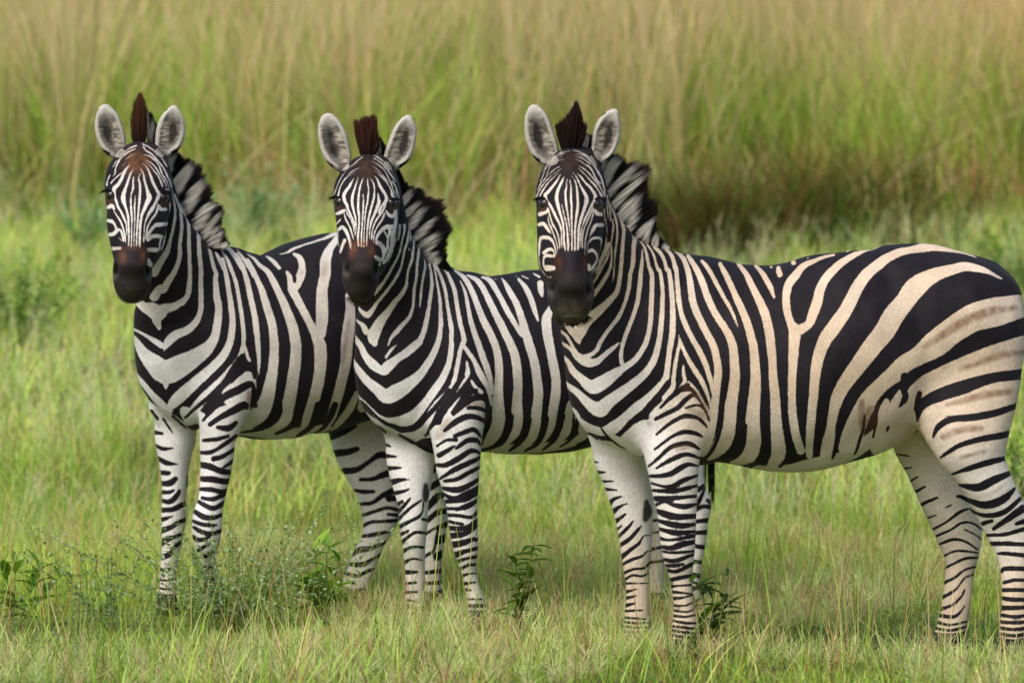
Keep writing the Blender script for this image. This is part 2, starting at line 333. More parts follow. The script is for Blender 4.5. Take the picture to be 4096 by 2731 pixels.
Z[2] = dict(Y=17.0, label="middle of the three zebras, tightly striped, its muzzle in front of another's flank",
 head=[[(1428,682,1520,678,16.82,.045),(1392,700,1552,695,16.8,.068),(1358,728,1580,724,16.78,.085),(1333,767,1600,765,16.75,.095),(1337,815,1600,815,16.72,.1),(1343,870,1595,868,16.70,.1),(1348,925,1588,925,16.68,.098),(1352,975,1574,975,16.66,.09),(1362,1031,1552,1031,16.63,.08),(1369,1075,1521,1075,16.61,.075),(1370,1110,1517,1110,16.59,.072),(1388,1158,1498,1158,16.58,.055),(1415,1175,1478,1175,16.58,.03)],
  [(1410,705,1530,705,16.72,.03),(1418,850,1525,850,16.63,.03),(1418,960,1515,960,16.58,.03),(1415,1030,1505,1030,16.55,.03),(1410,1080,1505,1080,16.53,.03)],
  [(1414,1165,1490,1165,16.62,.033),(1432,1196,1474,1196,16.64,.02)]],
 ears=[[(1345,678,1400,645,16.84,.028),(1305,640,1408,618,16.84,.03),(1284,600,1403,595,16.84,.03),(1271,545,1388,545,16.84,.03),(1270,505,1366,505,16.84,.025),(1280,475,1340,475,16.84,.018)],
  [(1528,640,1585,680,16.86,.028),(1535,610,1638,636,16.86,.03),(1548,580,1660,590,16.86,.03),(1569,532,1670,532,16.86,.029),(1590,500,1662,500,16.86,.024),(1610,480,1652,480,16.86,.017)]],
 neck=[(1540,1640,1850,1120,17.02,.15),(1500,1480,1760,1060,16.98,.13),(1490,1370,1705,1012,16.94,.11),(1480,1250,1668,965,16.9,.1),(1450,1130,1645,905,16.87,.09),(1440,960,1620,830,16.85,.085),(1430,800,1600,745,16.84,.075),(1440,700,1570,680,16.84,.065)],
 torso=[(1622,1150,1558,1630,17.0,.12),(1700,1040,1610,1740,17.02,.19),(1800,1070,1780,1812,17.06,.23),(1930,1100,1930,1803,17.12,.26),(2060,1096,2060,1816,17.18,.28),(2170,1078,2180,1815,17.24,.29),(2300,1070,2290,1795,17.3,.29),(2420,1070,2400,1730,17.37,.28),(2550,1080,2520,1690,17.43,.26),(2680,1110,2650,1650,17.48,.23),(2770,1180,2750,1560,17.5,.17),(2820,1280,2810,1480,17.5,.1)],
 legs=[(1700,[(1730,1330,1930,1300,16.95,.09),(1700,1500,1962,1470,16.9,.08),(1705,1620,1955,1600,16.88,.085),(1730,1730,1932,1725,16.87,.08),(1743,1800,1922,1805,16.87,.075),(1750,1866,1920,1866,16.87,.07),(1771,1940,1917,1940,16.87,.062),(1788,2021,1910,2030,16.87,.056),(1800,2125,1913,2130,16.87,.052),(1816,2205,1911,2205,16.87,.045),(1842,2274,1906,2280,16.88,.034),(1856,2340,1918,2336,16.88,.033),(1865,2400,1937,2396,16.88,.04),(1868,2440,1946,2436,16.88,.036),(1862,2475,1956,2472,16.87,.045),(1858,2505,1962,2505,16.87,.05)]),
  (1690,[(1490,1600,1660,1690,17.1,.075),(1530,1729,1720,1790,17.08,.08),(1547,1826,1735,1855,17.07,.072),(1570,1912,1727,1941,17.06,.065),(1593,2010,1716,2021,17.05,.056),(1598,2102,1710,2113,17.05,.053),(1613,2194,1700,2205,17.05,.045),(1619,2303,1699,2303,17.05,.034),(1621,2389,1699,2389,17.05,.034),(1618,2440,1702,2440,17.05,.04),(1613,2476,1708,2476,17.04,.042),(1608,2500,1713,2500,17.04,.048)]),
  (1600,[(2560,1480,2800,1430,17.35,.1),(2600,1650,2830,1620,17.33,.1),(2660,1830,2812,1780,17.32,.08),(2705,1950,2812,1918,17.32,.065),(2738,2040,2842,2000,17.33,.05),(2747,2095,2832,2083,17.33,.042),(2748,2165,2825,2159,17.33,.035),(2737,2250,2809,2242,17.32,.033),(2725,2340,2800,2335,17.32,.038),(2700,2440,2800,2440,17.3,.045)]),
  (1600,[(2520,1500,2740,1480,17.6,.09),(2560,1750,2720,1700,17.6,.09),(2588,1950,2690,1930,17.6,.06),(2600,2080,2675,2070,17.6,.045),(2600,2200,2662,2200,17.6,.035),(2590,2320,2655,2320,17.6,.035),(2580,2420,2665,2420,17.6,.045)])],
 nostrils=[(1387,1075,16.54,1),(1503,1077,16.54,-1)], eyes=[(1350,808),(1577,812)],
 mane=[((-205,-120),(-235,-350)),((-120,20),(-60,-150)),((0,250),(60,120)),((60,440),(170,300)),((75,540),(300,340)),((120,650),(400,440)),((180,760),(560,500)),((235,880),(650,660)),((290,970),(700,780)),((340,1080),(700,870)),((390,1160),(650,1030)),((440,1230),(620,1130)),((500,1280),(660,1150)),((570,1310),(640,1230)),((690,1335),(710,1315))], mf='M', mY=(16.91,17.0),
 lock=[((385,395),(325,140)),((392,395),(355,160)),((400,395),(385,130)),((410,395),(410,120)),((420,395),(435,130)),((432,395),(455,110)),((440,395),(478,130)),((452,380),(475,180)),((462,380),(500,290))], lf='B', lY=16.81, lcol=((.010,.007,.006),(.062,.022,.012)))
Z[1] = dict(Y=17.3, label="leftmost zebra, with a tall reddish brown forelock and one bent foreleg",
 head=[[(508,630,602,626,17.09,.045),(476,648,640,642,17.07,.066),(450,670,670,668,17.04,.085),(422,713,688,713,17.01,.095),(420,770,690,765,16.98,.1),(427,828,681,828,16.96,.1),(427,885,672,885,16.94,.098),(436,943,663,943,16.92,.09),(448,1000,640,1000,16.9,.08),(455,1046,610,1046,16.88,.073),(450,1100,608,1105,16.86,.07),(463,1150,596,1152,16.85,.058),(490,1174,566,1174,16.85,.032)],
  [(500,700,625,700,16.98,.03),(500,830,615,830,16.9,.03),(492,950,592,950,16.84,.03),(486,1010,585,1010,16.82,.03),(480,1060,580,1060,16.805,.03)]],
 ears=[[(450,622,500,596,17.1,.028),(418,602,508,582,17.1,.03),(392,565,506,560,17.1,.03),(378,512,491,512,17.1,.03),(380,470,474,470,17.1,.025),(392,440,448,440,17.1,.018)],
  [(618,590,672,622,17.12,.028),(622,560,716,598,17.12,.03),(622,530,740,545,17.12,.03),(632,495,739,500,17.12,.029),(652,463,729,463,17.12,.024),(676,440,714,440,17.12,.017)]],
 neck=[(650,1560,960,1080,17.28,.14),(615,1430,895,990,17.24,.125),(615,1330,845,968,17.2,.107),(600,1220,793,918,17.16,.095),(560,1090,762,865,17.13,.085),(550,930,727,802,17.11,.08),(530,780,697,722,17.1,.072),(520,670,672,650,17.1,.065)],
 torso=[(750,1150,666,1570,17.28,.12),(790,1000,710,1680,17.32,.19),(900,985,890,1730,17.36,.23),(1010,1015,1010,1751,17.4,.26),(1110,1005,1120,1756,17.46,.28),(1230,960,1230,1744,17.52,.29),(1345,932,1330,1722,17.58,.28),(1450,920,1430,1680,17.64,.27),(1560,935,1540,1640,17.7,.25),(1650,990,1640,1600,17.75,.22),(1715,1080,1705,1520,17.78,.16),(1755,1200,1745,1420,17.79,.09)],
 legs=[(1700,[(800,1350,1000,1330,17.22,.09),(790,1500,1015,1480,17.2,.08),(788,1610,1012,1590,17.19,.085),(792,1690,975,1685,17.18,.08),(796,1761,948,1745,17.18,.075),(800,1830,939,1810,17.18,.07),(801,1895,923,1894,17.18,.062),(799,1960,908,1955,17.18,.057),(790,2016,895,2016,17.17,.054),(772,2065,890,2060,17.16,.055),(767,2120,886,2118,17.15,.055),(780,2180,875,2172,17.15,.046),(806,2235,860,2225,17.18,.036),(815,2300,866,2290,17.22,.032),(818,2370,870,2365,17.26,.034),(812,2430,880,2430,17.27,.04),(806,2472,892,2472,17.27,.048)]),
  (1660,[(590,1560,700,1660,17.38,.075),(606,1680,780,1740,17.4,.08),(628,1790,765,1828,17.4,.07),(645,1894,755,1930,17.4,.06),(648,1981,746,2006,17.4,.054),(645,2060,745,2083,17.4,.05),(646,2134,735,2140,17.4,.048),(646,2210,720,2200,17.4,.04),(640,2287,708,2270,17.4,.034),(632,2363,705,2363,17.4,.036),(628,2420,712,2420,17.4,.042),(622,2468,718,2468,17.4,.048)]),
  (1600,[(1520,1450,1770,1420,17.55,.1),(1560,1650,1778,1640,17.52,.1),(1620,1800,1765,1790,17.5,.08),(1655,1900,1757,1893,17.5,.065),(1682,2021,1789,2018,17.5,.054),(1690,2102,1790,2102,17.5,.046),(1695,2217,1771,2217,17.5,.036),(1695,2303,1765,2303,17.5,.034),(1695,2390,1770,2385,17.5,.038),(1688,2445,1780,2445,17.5,.045)]),
  (1500,[(1270,1500,1560,1480,17.8,.1),(1305,1680,1590,1660,17.8,.1),(1338,1800,1600,1790,17.78,.09),(1375,1872,1600,1880,17.77,.08),(1415,1941,1600,1960,17.76,.068),(1440,2010,1600,2035,17.76,.058),(1450,2080,1590,2080,17.75,.052),(1444,2150,1556,2140,17.74,.045),(1415,2217,1528,2203,17.72,.039),(1386,2291,1497,2280,17.7,.036),(1363,2348,1470,2342,17.68,.04),(1352,2390,1455,2386,17.67,.038),(1338,2430,1448,2430,17.66,.046)])],
 nostrils=[(463,1085,16.83,1),(593,1085,16.83,-1)], eyes=[(436,780),(664,790)],
 mane=[((-150,-100),(-170,-500)),((-66,-100),(-80,-390)),((40,80),(90,-60)),((120,230),(250,60)),((165,400),(390,160)),((215,580),(530,270)),((280,690),(610,490)),((345,820),(650,620)),((420,920),(770,700)),((500,1010),(800,810)),((550,1080),(770,950)),((640,1180),(820,1080)),((720,1210),(870,1160)),((830,1215),(880,1185))], mf='K', mY=(17.18,17.25),
 lock=[((670,1080),(605,640)),((685,1080),(630,470)),((705,1080),(665,320)),((725,1080),(710,200)),((745,1080),(760,110)),((760,1080),(800,200)),((780,1080),(835,300)),((800,1080),(860,430)),((815,1080),(870,600))], lf='E', lY=17.08, lcol=((.010,.006,.005),(.085,.034,.016)))

# light (+) and dark (-) stripes, traced in the camera view: x,y,width along each stripe
S_BODY = {}
S_BODY[3] = """
+ r 820,1150,230 780,1260,300 760,1350,320
+ r 400,1180,60 480,1250,160 560,1180,200 700,1100,120
+ r 300,1220,60 420,1350,260 470,1500,300
+ s 0,1395,40 200,1390,50 400,1365,80 560,1310,80 700,1215,80 780,1140,70 860,1060,60
+ s 1130,1170,160 1300,1140,220 1480,1140,200
+ r 760,1010,140 870,960,150 950,1060,130 900,1150,160
+ s 700,1240,80 800,1170,110 880,1090,90 900,1030,60
+ s 1060,1110,100 1065,1140,100
+ s 720,1275,70 830,1215,90 920,1140,90 930,1080,60
+ s 1200,1160,200 1250,1240,260 1320,1380,260 1400,1500,260
+ N 90,700,20 120,800,24 150,900,22 155,1050,22 140,1180,26 120,1300,50 60,1420,50 0,1530,30
+ J 1400,60,60 1350,200,50 1290,330,36 1200,520,35
+ J 1420,130,26 1380,280,36 1300,420,46 1220,560,46 1150,670,45
+ N 180,560,24 175,650,20 180,780,20 185,880,10 ; + N 200,680,14 215,780,24 205,920,10
+ N 235,870,20 243,960,28 225,1060,25 208,1160,22 215,1290,28 212,1400,32 185,1510,45 r 335,195,28 290,260,30 262,295,32
+ N 180,620,24 225,700,20 262,800,28 290,930,30 285,1100,30 262,1280,28 250,1420,22 r 400,160,12 392,205,8
+ N 300,790,30 340,870,40 365,950,40 380,1020,50 365,1150,50 350,1300,52 330,1480,50 r 440,160,28 420,260,32 360,330,45 290,395,60 220,450,80 185,505,90 175,545,60 188,590,8
+ r 90,440,20 120,490,40 160,530,50
+ N 425,900,50 450,960,60 480,1030,50 500,1100,50 495,1250,55 480,1450,60 r 505,150,28 495,240,28 470,330,25 430,420,28 370,500,28 320,570,28 290,630,28 230,665,28 170,650,22 110,545,20 60,500,20
+ r 50,560,20 130,620,24 170,670,50 230,705,60 290,700,45 340,660,35 390,620,30 430,585,14
+ N 597,1250,20 600,1400,45 r 575,120,28 565,220,30 550,320,30 520,420,28 480,520,28 455,600,26 445,660,26 450,710,30
+ N 540,1070,30 570,1140,25 620,1210,30 650,1300,40 680,1450,45 r 640,150,28 640,250,30 635,350,32 630,450,32 610,560,34 570,640,36 520,700,40 460,740,45 400,780,70 330,830,90 260,860,90 200,820,60 140,760,40 108,690,24 60,640,24
+ N 640,1080,35 650,1160,35 700,1240,28 745,1330,32 790,1500,40 r 690,130,22 705,230,26 705,330,30 700,430,34 690,530,36 670,630,40 640,710,44 590,780,50 520,840,60 440,900,70 370,950,80 310,1000,100 240,970,70 170,900,40 110,840,26 50,780,24
+ N 745,1150,55 760,1210,55 820,1280,50 870,1380,45 900,1500,50 r 745,130,28 760,230,32 768,330,34 770,430,38 768,520,40 755,600,38 740,700,36 725,800,44 690,860,55 620,930,60 540,990,65 470,1050,60 400,1110,80 330,1140,60 250,1120,50 190,1070,30 150,1000,26 60,930,24
+ N 870,1220,25 930,1270,55 980,1370,55 1010,1500,60 r 790,110,28 800,210,32 808,310,32 825,400,34 855,480,34 890,550,36 930,620,38 965,690,38 990,760,36 1010,840,24 1018,900,12
+ r 810,535,10 812,590,20 800,640,22 785,720,26 775,800,26 770,860,34 720,930,40
+ r 812,550,12 840,630,24 870,690,30 900,740,34 940,800,34 970,860,30 995,930,20 1010,1000,12
+ r 835,720,10 838,780,24 845,820,26 820,870,34 770,920,40 700,980,50 650,1040,60
+ r 870,830,20 920,880,18 960,950,16 990,1020,14
+ N 1010,1265,15 1080,1310,60 1130,1400,55 1170,1500,60 r 840,50,32 865,120,36 880,200,42 890,280,46 905,350,48 940,430,46 985,520,46 1025,600,48 1045,680,48 1055,760,50 1045,860,50 1035,960,50 1020,1060,60 985,1180,80 960,1270,60
+ N 1160,1310,20 r 870,35,26 905,90,34 940,160,40 970,240,44 1000,320,46 1040,400,46 1085,470,48 1125,540,50 1150,620,56 1155,700,60 1160,780,64 1150,880,70 1135,980,80 1120,1080,95 1100,1170,110 1060,1240,100 1000,1300,40
+ r 955,65,24 1000,130,30 1040,200,30 1085,280,28 1125,350,24 1155,420,20 1180,485,8
+ r 1065,90,24 1100,150,34 1140,230,38 1175,310,44 1215,400,50 1250,500,54 1275,600,56 1285,700,60 1290,800,66 1285,900,76 1275,1000,84 1270,1100,95 1270,1200,110 1240,1290,110 1150,1350,50
+ r 1180,100,26 1225,150,36 1265,220,42 1305,300,50 1345,390,58 1370,480,60 1385,580,60 1395,700,56 1400,800,58 1410,900,62 1415,1000,66 1420,1100,76 1430,1200,88 1430,1290,90 1380,1360,50
+ r 1290,102,20 1330,140,36 1360,190,38 1385,240,34 1405,300,16
+ r 1432,105,30 1440,155,32 ; + r 1385,97,16 ; + r 1525,80,28 1530,82,28
+ s 930,100,14 860,98,16 760,120,16 650,160,24 570,195,34 500,240,44 440,290,52 400,360,56 385,430,60 360,500,60 335,560,50 290,590,60
+ s 480,180,16 430,190,20 360,215,26 300,240,36 255,290,50 220,340,50 205,420,46 215,500,46 235,560,50 255,600,70 250,700,62 245,800,52 240,900,48 240,1000,46 245,1100,50 262,1200,50 290,1290,50
+ s 1290,185,8 1200,155,20 1100,135,30 1000,130,36 900,150,40 820,180,46 740,225,54 660,290,66 610,360,72 570,440,76 530,510,80 480,580,84 430,650,80 395,740,70 375,840,62 365,950,56 355,1050,52 345,1150,50 340,1250,46 340,1320,40
+ s 1440,300,10 1340,265,34 1230,240,54 1130,262,66 1030,300,90 940,360,120 880,440,110 815,520,120 770,600,120 705,680,110 650,755,105 595,830,95 540,910,85 500,990,76 478,1080,64 465,1170,66 445,1250,70 430,1330,60
+ s 1530,465,140 1400,495,170 1270,530,160 1150,605,150 1060,675,150 960,745,110 880,790,100 810,860,100 750,920,100 690,990,110 640,1070,110 600,1160,120 560,1260,120
+ s 1570,725,190 1400,760,155 1250,805,130 1100,860,115 1000,910,105 925,970,90 890,1040,60
+ s 855,950,34 820,1020,50 790,1100,60 740,1180,60
+ s 1560,950,140 1400,970,145 1250,1010,110 1120,1040,90 1020,1080,80 1000,1150,60
+ s 165,262,34 172,280,30 ; + s 120,232,14 ; + s 245,215,22 ; + s 330,197,10 ; + s 555,155,22 ; + s 650,118,5 800,95,7 910,94,12 ; + s 1000,103,12 ; + s 1085,115,10
- s 88,1050,24 90,1150,34 98,1250,36 80,1330,32 0,1385,22
- s 195,1050,20 200,1150,28 218,1250,28 230,1320,26 170,1375,14
- r 1225,1100,24 1212,1180,40 1195,1245,46 1150,1300,44 1080,1325,24 990,1325,12
- r 1085,1000,18 1070,1120,20 1030,1230,22 980,1290,20 930,1302,16
- s 545,1000,14 520,1080,26 507,1150,34 500,1210,30 485,1280,22 470,1330,10
- s 392,1080,20 388,1160,30 384,1230,28 375,1300,18
- s 880,860,40 870,920,34 885,980,30 870,1010,14
- s 965,960,30 948,1030,28 958,1110,12
+ s 770,1010,50 745,1080,50 730,1150,50
- s 845,905,22 790,950,24 742,1010,24 720,1070,22 718,1130,16 700,1210,10
- s 655,1090,6 648,1160,14 622,1230,16 595,1300,12
- s 785,1150,16 780,1172,10
- s 1530,1030,30 1400,1072,40 1250,1097,40 1150,1105,36 1080,1145,34 1048,1205,14
- s 1475,1190,34 1400,1205,36 1300,1222,32 1200,1252,26 1130,1292,20 1095,1318,10
- r 440,1160,10 520,1080,20 560,1035,20 640,950,26 700,885,30 740,830,30
- r 690,990,14 740,940,24 800,890,30 850,855,30 870,840,14
- r 660,1060,20 720,1030,26 800,990,28 850,940,30 900,905,24 930,930,14 960,980,12 985,1030,12
- r 665,1155,14 720,1110,20 780,1070,24 850,1040,30 920,1050,24 960,1080,20 985,1110,10
- r 850,990,12 920,970,14 970,1000,14 1000,1070,10
- r 650,1250,14 720,1200,18 780,1160,20 840,1140,28 900,1145,26 950,1165,16
- r 615,1355,14 680,1300,22 750,1240,26 820,1215,30 880,1215,30 930,1245,16
- r 660,1370,12 720,1335,24 790,1300,30 850,1280,26 900,1290,22 925,1305,10
- r 310,1100,8 350,1160,14 420,1220,14 470,1250,6
"""
S_LEG = {}
S_LEG[3] = """
- v 460,320,16 530,320,26 600,305,34 660,270,34 710,245,26 765,255,12 ; - v 475,365,12 540,385,14 610,385,30 680,345,30 760,315,14
- v 480,410,16 560,415,26 640,410,30 700,395,26 760,378,14 ; - v 490,460,28 560,465,44 640,455,26 750,445,18 ; - v 505,500,20 560,480,14 620,500,24 690,510,34 755,495,16
- v 510,540,30 570,560,44 640,575,40 745,570,30 ; - v 520,600,20 600,620,36 680,630,34 750,620,20 ; - v 525,650,20 600,670,30 660,675,34 750,665,14
- v 530,710,24 580,720,14 640,715,20 750,690,24 ; - v 530,760,20 600,770,30 660,750,40 750,730,24 ; - v 535,790,10 620,800,16 750,788,14
- v 545,840,20 620,850,26 690,830,24 750,805,10 ; - v 555,880,16 620,880,24 680,870,14 ; - v 570,910,20 640,915,22 720,875,26 745,865,14
- v 600,970,26 660,955,26 740,940,20 ; - v 605,1010,20 660,1005,10 735,1000,14 ; - v 615,1045,20 680,1050,12 740,1060,8 ; - v 615,1085,22 680,1080,12 745,1060,10
- v 620,1130,16 690,1130,10 750,1105,8 ; - v 620,1160,12 700,1170,10 750,1150,8 ; - v 620,1195,16 690,1200,12 755,1190,10 ; - v 615,1225,16 700,1240,16 770,1240,12
- v 610,1258,14 700,1270,16 770,1275,14 ; - v 610,1285,14 700,1300,16 770,1305,20 ; - v 605,1315,16 700,1330,20 775,1335,30 ; - v 600,1345,20 700,1360,24 780,1365,30
- v 600,1390,60 700,1400,60 790,1400,60 ; - v 590,1450,90 700,1460,100 800,1460,90 ; - v 590,1510,90 800,1510,90
- v 120,225,16 155,232,6 ; - v 145,290,24 190,292,8 ; - v 165,350,18 240,350,6 ; - v 190,400,22 265,405,6 ; - v 220,490,30 250,460,20 295,445,8 ; - v 240,545,34 280,510,20 325,490,8
- v 260,600,30 290,580,20 320,555,10 ; - v 265,655,18 295,630,8 ; - v 275,700,20 330,645,20 365,600,8 ; - v 280,755,24 340,715,24 390,660,20 415,632,8
- v 290,830,30 350,780,24 400,740,18 430,695,8 470,690,4 ; - v 295,875,16 360,840,18 420,820,14 450,790,8 480,785,6 ; - v 305,928,20 370,900,14 430,895,14 475,850,8
- v 315,968,16 360,940,14 420,945,10 465,920,8 ; - v 320,990,14 400,990,8 470,988,8 ; - v 320,1045,22 390,1025,8 ; - v 318,1085,20 380,1070,12
- v 320,1130,24 380,1115,10 ; - v 318,1165,16 400,1160,10 425,1160,6 ; - v 310,1205,16 440,1215,8 ; - v 305,1232,14 380,1240,12 470,1235,10 ; - v 300,1260,16 400,1270,12 480,1262,12
- v 295,1290,18 400,1300,16 480,1290,16 ; - v 285,1320,30 400,1330,24 485,1325,30 ; - v 270,1380,80 480,1380,80 ; - v 265,1440,80 490,1440,80
- w 870,320,26 780,340,34 680,370,30 580,400,10 ; - w 900,400,22 800,440,44 720,480,44 640,470,24 610,465,10 ; - w 915,490,16 850,550,44 760,580,44 680,560,30 610,530,14
- w 950,545,22 860,620,30 770,640,26 700,625,14 670,600,8 ; - w 965,600,44 880,660,34 800,715,20 ; - w 790,670,20 740,685,22 ; - w 980,670,30 930,685,20
- w 765,748,16 860,745,20 980,712,24 ; - w 785,795,22 880,795,24 980,800,20 ; - w 825,850,14 870,850,20 990,860,24 ; - w 845,948,20 870,932,24 1000,935,26
- w 860,1010,18 920,995,18 1000,1000,20 ; - w 850,1052,20 920,1050,22 1000,1052,20 ; - w 850,1095,20 900,1104,24 1000,1105,18 ; - w 845,1150,26 920,1150,24 1000,1145,16
- w 845,1190,18 920,1200,20 1000,1190,16 ; - w 840,1228,18 920,1232,20 1000,1225,16 ; - w 840,1262,18 920,1270,18 1000,1258,16 ; - w 835,1294,18 920,1304,18 1000,1290,18
- w 830,1325,20 920,1334,20 1000,1322,18 ; - w 825,1356,20 920,1364,22 1000,1355,20 ; - w 820,1390,24 920,1398,24 1000,1390,24 ; - w 800,1440,60 1000,1440,60 ; - w 800,1490,60 1000,1490,60
- w 265,300,8 330,310,6 ; - w 300,380,8 345,375,6 ; - w 335,452,12 380,425,8 ; - w 360,512,18 420,480,10 ; - w 390,585,18 440,560,16 490,540,10 ; - w 420,658,8 480,638,8
- w 460,718,12 540,675,12 610,620,14 665,600,8 ; - w 600,532,12 655,548,10 ; - w 535,595,8 565,580,6 ; - w 485,752,12 560,720,12 620,680,12 680,680,10 740,720,8
- w 640,715,6 700,745,8 730,770,6 ; - w 490,802,10 560,775,16 600,770,12 650,785,10 710,825,8 ; - w 515,868,8 580,838,12 640,835,12 710,845,8
- w 530,932,10 600,895,14 650,875,14 710,872,10 ; - w 525,1012,16 590,980,14 640,940,12 700,922,8 ; - w 515,1092,20 560,1070,16 600,1040,10 640,985,10 695,962,8
- w 505,1157,20 570,1135,14 620,1090,12 640,1050,8 ; - w 495,1190,18 560,1200,20 600,1190,14 640,1140,8 ; - w 490,1230,18 560,1245,12 650,1225,10
- w 480,1262,14 560,1275,14 645,1255,12 ; - w 470,1292,16 560,1305,16 645,1285,14 ; - w 460,1322,18 560,1335,18 645,1315,16 ; - w 450,1350,20 560,1368,20 640,1345,20
- w 420,1400,60 640,1400,60 ; - w 400,1450,60 640,1450,60
"""
S_BODY[1] = """
+ p 700,1070,130 770,1000,110 800,960,90
+ p 800,985,60 760,1100,130 720,1200,180 640,1270,240 610,1400,250
+ p 440,1210,90 400,1160,50 480,1200,80 540,1240,70
+ p 60,1000,30 150,1100,50 240,1190,90 310,1270,180 350,1380,260 350,1480,260
+ A 630,740,12 650,850,18 645,950,22 620,1060,24 590,1160,40 540,1240,50 500,1310,60
+ A 650,760,16 690,870,22 695,1000,26 680,1120,30 680,1190,32 650,1290,36 600,1370,50 560,1430,60 p 250,400,50 215,450,60
+ p 80,440,50 150,510,60 200,530,90 240,560,90 275,530,70 340,515,50 400,475,40 ; + p 230,600,60 245,650,24
+ A 690,830,12 735,920,20 745,1050,26 745,1190,28 750,1300,28 745,1420,40 p 420,450,34 390,490,40
+ K 300,740,60 350,830,50 370,900,40 365,1000,34 360,1150,34 360,1350,32 375,1568,34
+ K 440,940,60 480,1030,50 485,1150,50 490,1300,56 510,1500,60 p 505,330,30 508,450,32 505,540,34 475,610,44 420,660,50 350,690,56 300,735,54 278,785,10
+ p 60,640,14 155,688,20 210,722,32 265,755,40
+ K 560,1050,50 590,1150,30 620,1280,44 660,1450,50 700,1568,56 p 595,330,32 605,450,44 618,520,48 612,610,52 595,700,56 550,770,80 470,830,110 380,880,140 290,920,150 220,870,120 150,800,70 105,730,40 40,660,40
+ p 290,960,70 290,1015,24
+ K 630,1160,40 680,1240,30 730,1370,50 800,1500,50 p 640,220,30 665,310,32 680,400,34 695,500,38 705,590,40 700,680,44 680,760,48 640,830,56 570,900,60 480,980,70 400,1050,80 340,1110,70 310,1150,24
+ p 320,1160,30 260,1120,50 200,1055,40 145,980,30 60,880,30
+ K 700,1200,50 760,1260,34 850,1380,40 900,1480,44 p 680,230,24 720,330,26 740,420,26 755,520,28 768,620,28 775,700,28 770,770,30 745,840,36 700,900,44 640,970,50 580,1030,56 520,1090,60 470,1150,60
+ p 780,740,16 800,820,20 825,880,20 845,950,18 850,1040,12
+ K 780,1210,50 850,1240,50 950,1350,54 1030,1480,54 p 730,190,30 770,260,30 800,350,36 820,450,38 840,550,40 855,650,40 865,750,34 872,850,24 868,950,8
+ K 960,1255,10 1040,1350,44 1120,1460,56 1180,1568,60 p 800,220,28 850,310,32 890,400,42 920,500,52 950,600,56 965,700,56 968,800,60 960,900,64 940,1000,76 920,1100,90 880,1180,110 800,1240,100 750,1285,50
+ K 1090,1300,14 1180,1360,40 1254,1440,50 p 930,290,36 975,370,44 1020,460,50 1060,560,60 1090,660,66 1105,760,70 1100,860,72 1085,960,76 1070,1050,80 1055,1130,84 1030,1220,90 980,1280,70 890,1318,24
+ p 920,195,14 960,225,26 1000,265,24
+ p 1090,178,20 1125,200,36 1142,250,44 1135,310,56 1100,370,70 1085,400,60 1110,450,52 1150,530,50 1190,610,50 1225,680,60 1255,750,80 1260,850,76 1250,950,74 1230,1040,74 1205,1130,74 1180,1210,70 1150,1290,40
+ p 1050,290,20 1065,320,34 1075,370,44
+ p 1360,85,40 1320,140,50 1290,220,70 1290,300,70 1270,400,70 1270,500,80 1270,590,80 1260,680,70
- p 1095,318,22 1097,345,22
+ p 1360,62,14 1250,90,12 1150,122,14 1080,150,20 1050,170,14 1000,182,6
+ p 1440,440,50 1450,540,66 1440,640,80 1425,740,80 1420,840,74 1400,940,66 1375,1040,66 1350,1130,64 1320,1220,60 1275,1290,30
+ p 1490,1060,40 1440,1160,50 1380,1240,40 1330,1290,20
+ p 1640,200,70 1610,450,80 1600,700,80 1570,950,80 1520,1150,60
+ p 760,1300,50 900,1310,60 1050,1315,60 1180,1300,60 1300,1270,50
- p 1000,1120,40 985,1190,60 940,1250,44 860,1290,24 760,1306,10
- p 1135,1130,50 1115,1200,56 1070,1275,36 980,1318,16
- p 1245,1130,50 1230,1200,50 1190,1275,30 1110,1326,14
- p 1350,1130,40 1320,1200,40 1280,1270,24 1220,1315,12
- p 410,1205,14 460,1160,20 530,1100,26 600,1040,32 660,980,36 700,920,40 740,860,40 770,820,30
- p 515,1225,14 580,1150,30 650,1080,44 730,1040,50 810,1000,44 840,1020,24 850,1100,14 855,1140,20
- p 700,985,14 740,930,40 800,880,50 830,900,30 845,960,14
- p 560,1250,30 620,1210,34 700,1170,44 780,1130,50 800,1150,20
- p 610,1270,24 680,1275,40 730,1240,24
- p 515,1350,20 600,1345,26 680,1325,20
- p 270,1215,14 330,1300,10 ; - p 335,1195,20 380,1240,16 420,1270,8 ; - p 195,1165,20 235,1215,20 ; - p 205,1295,20 265,1305,14
"""
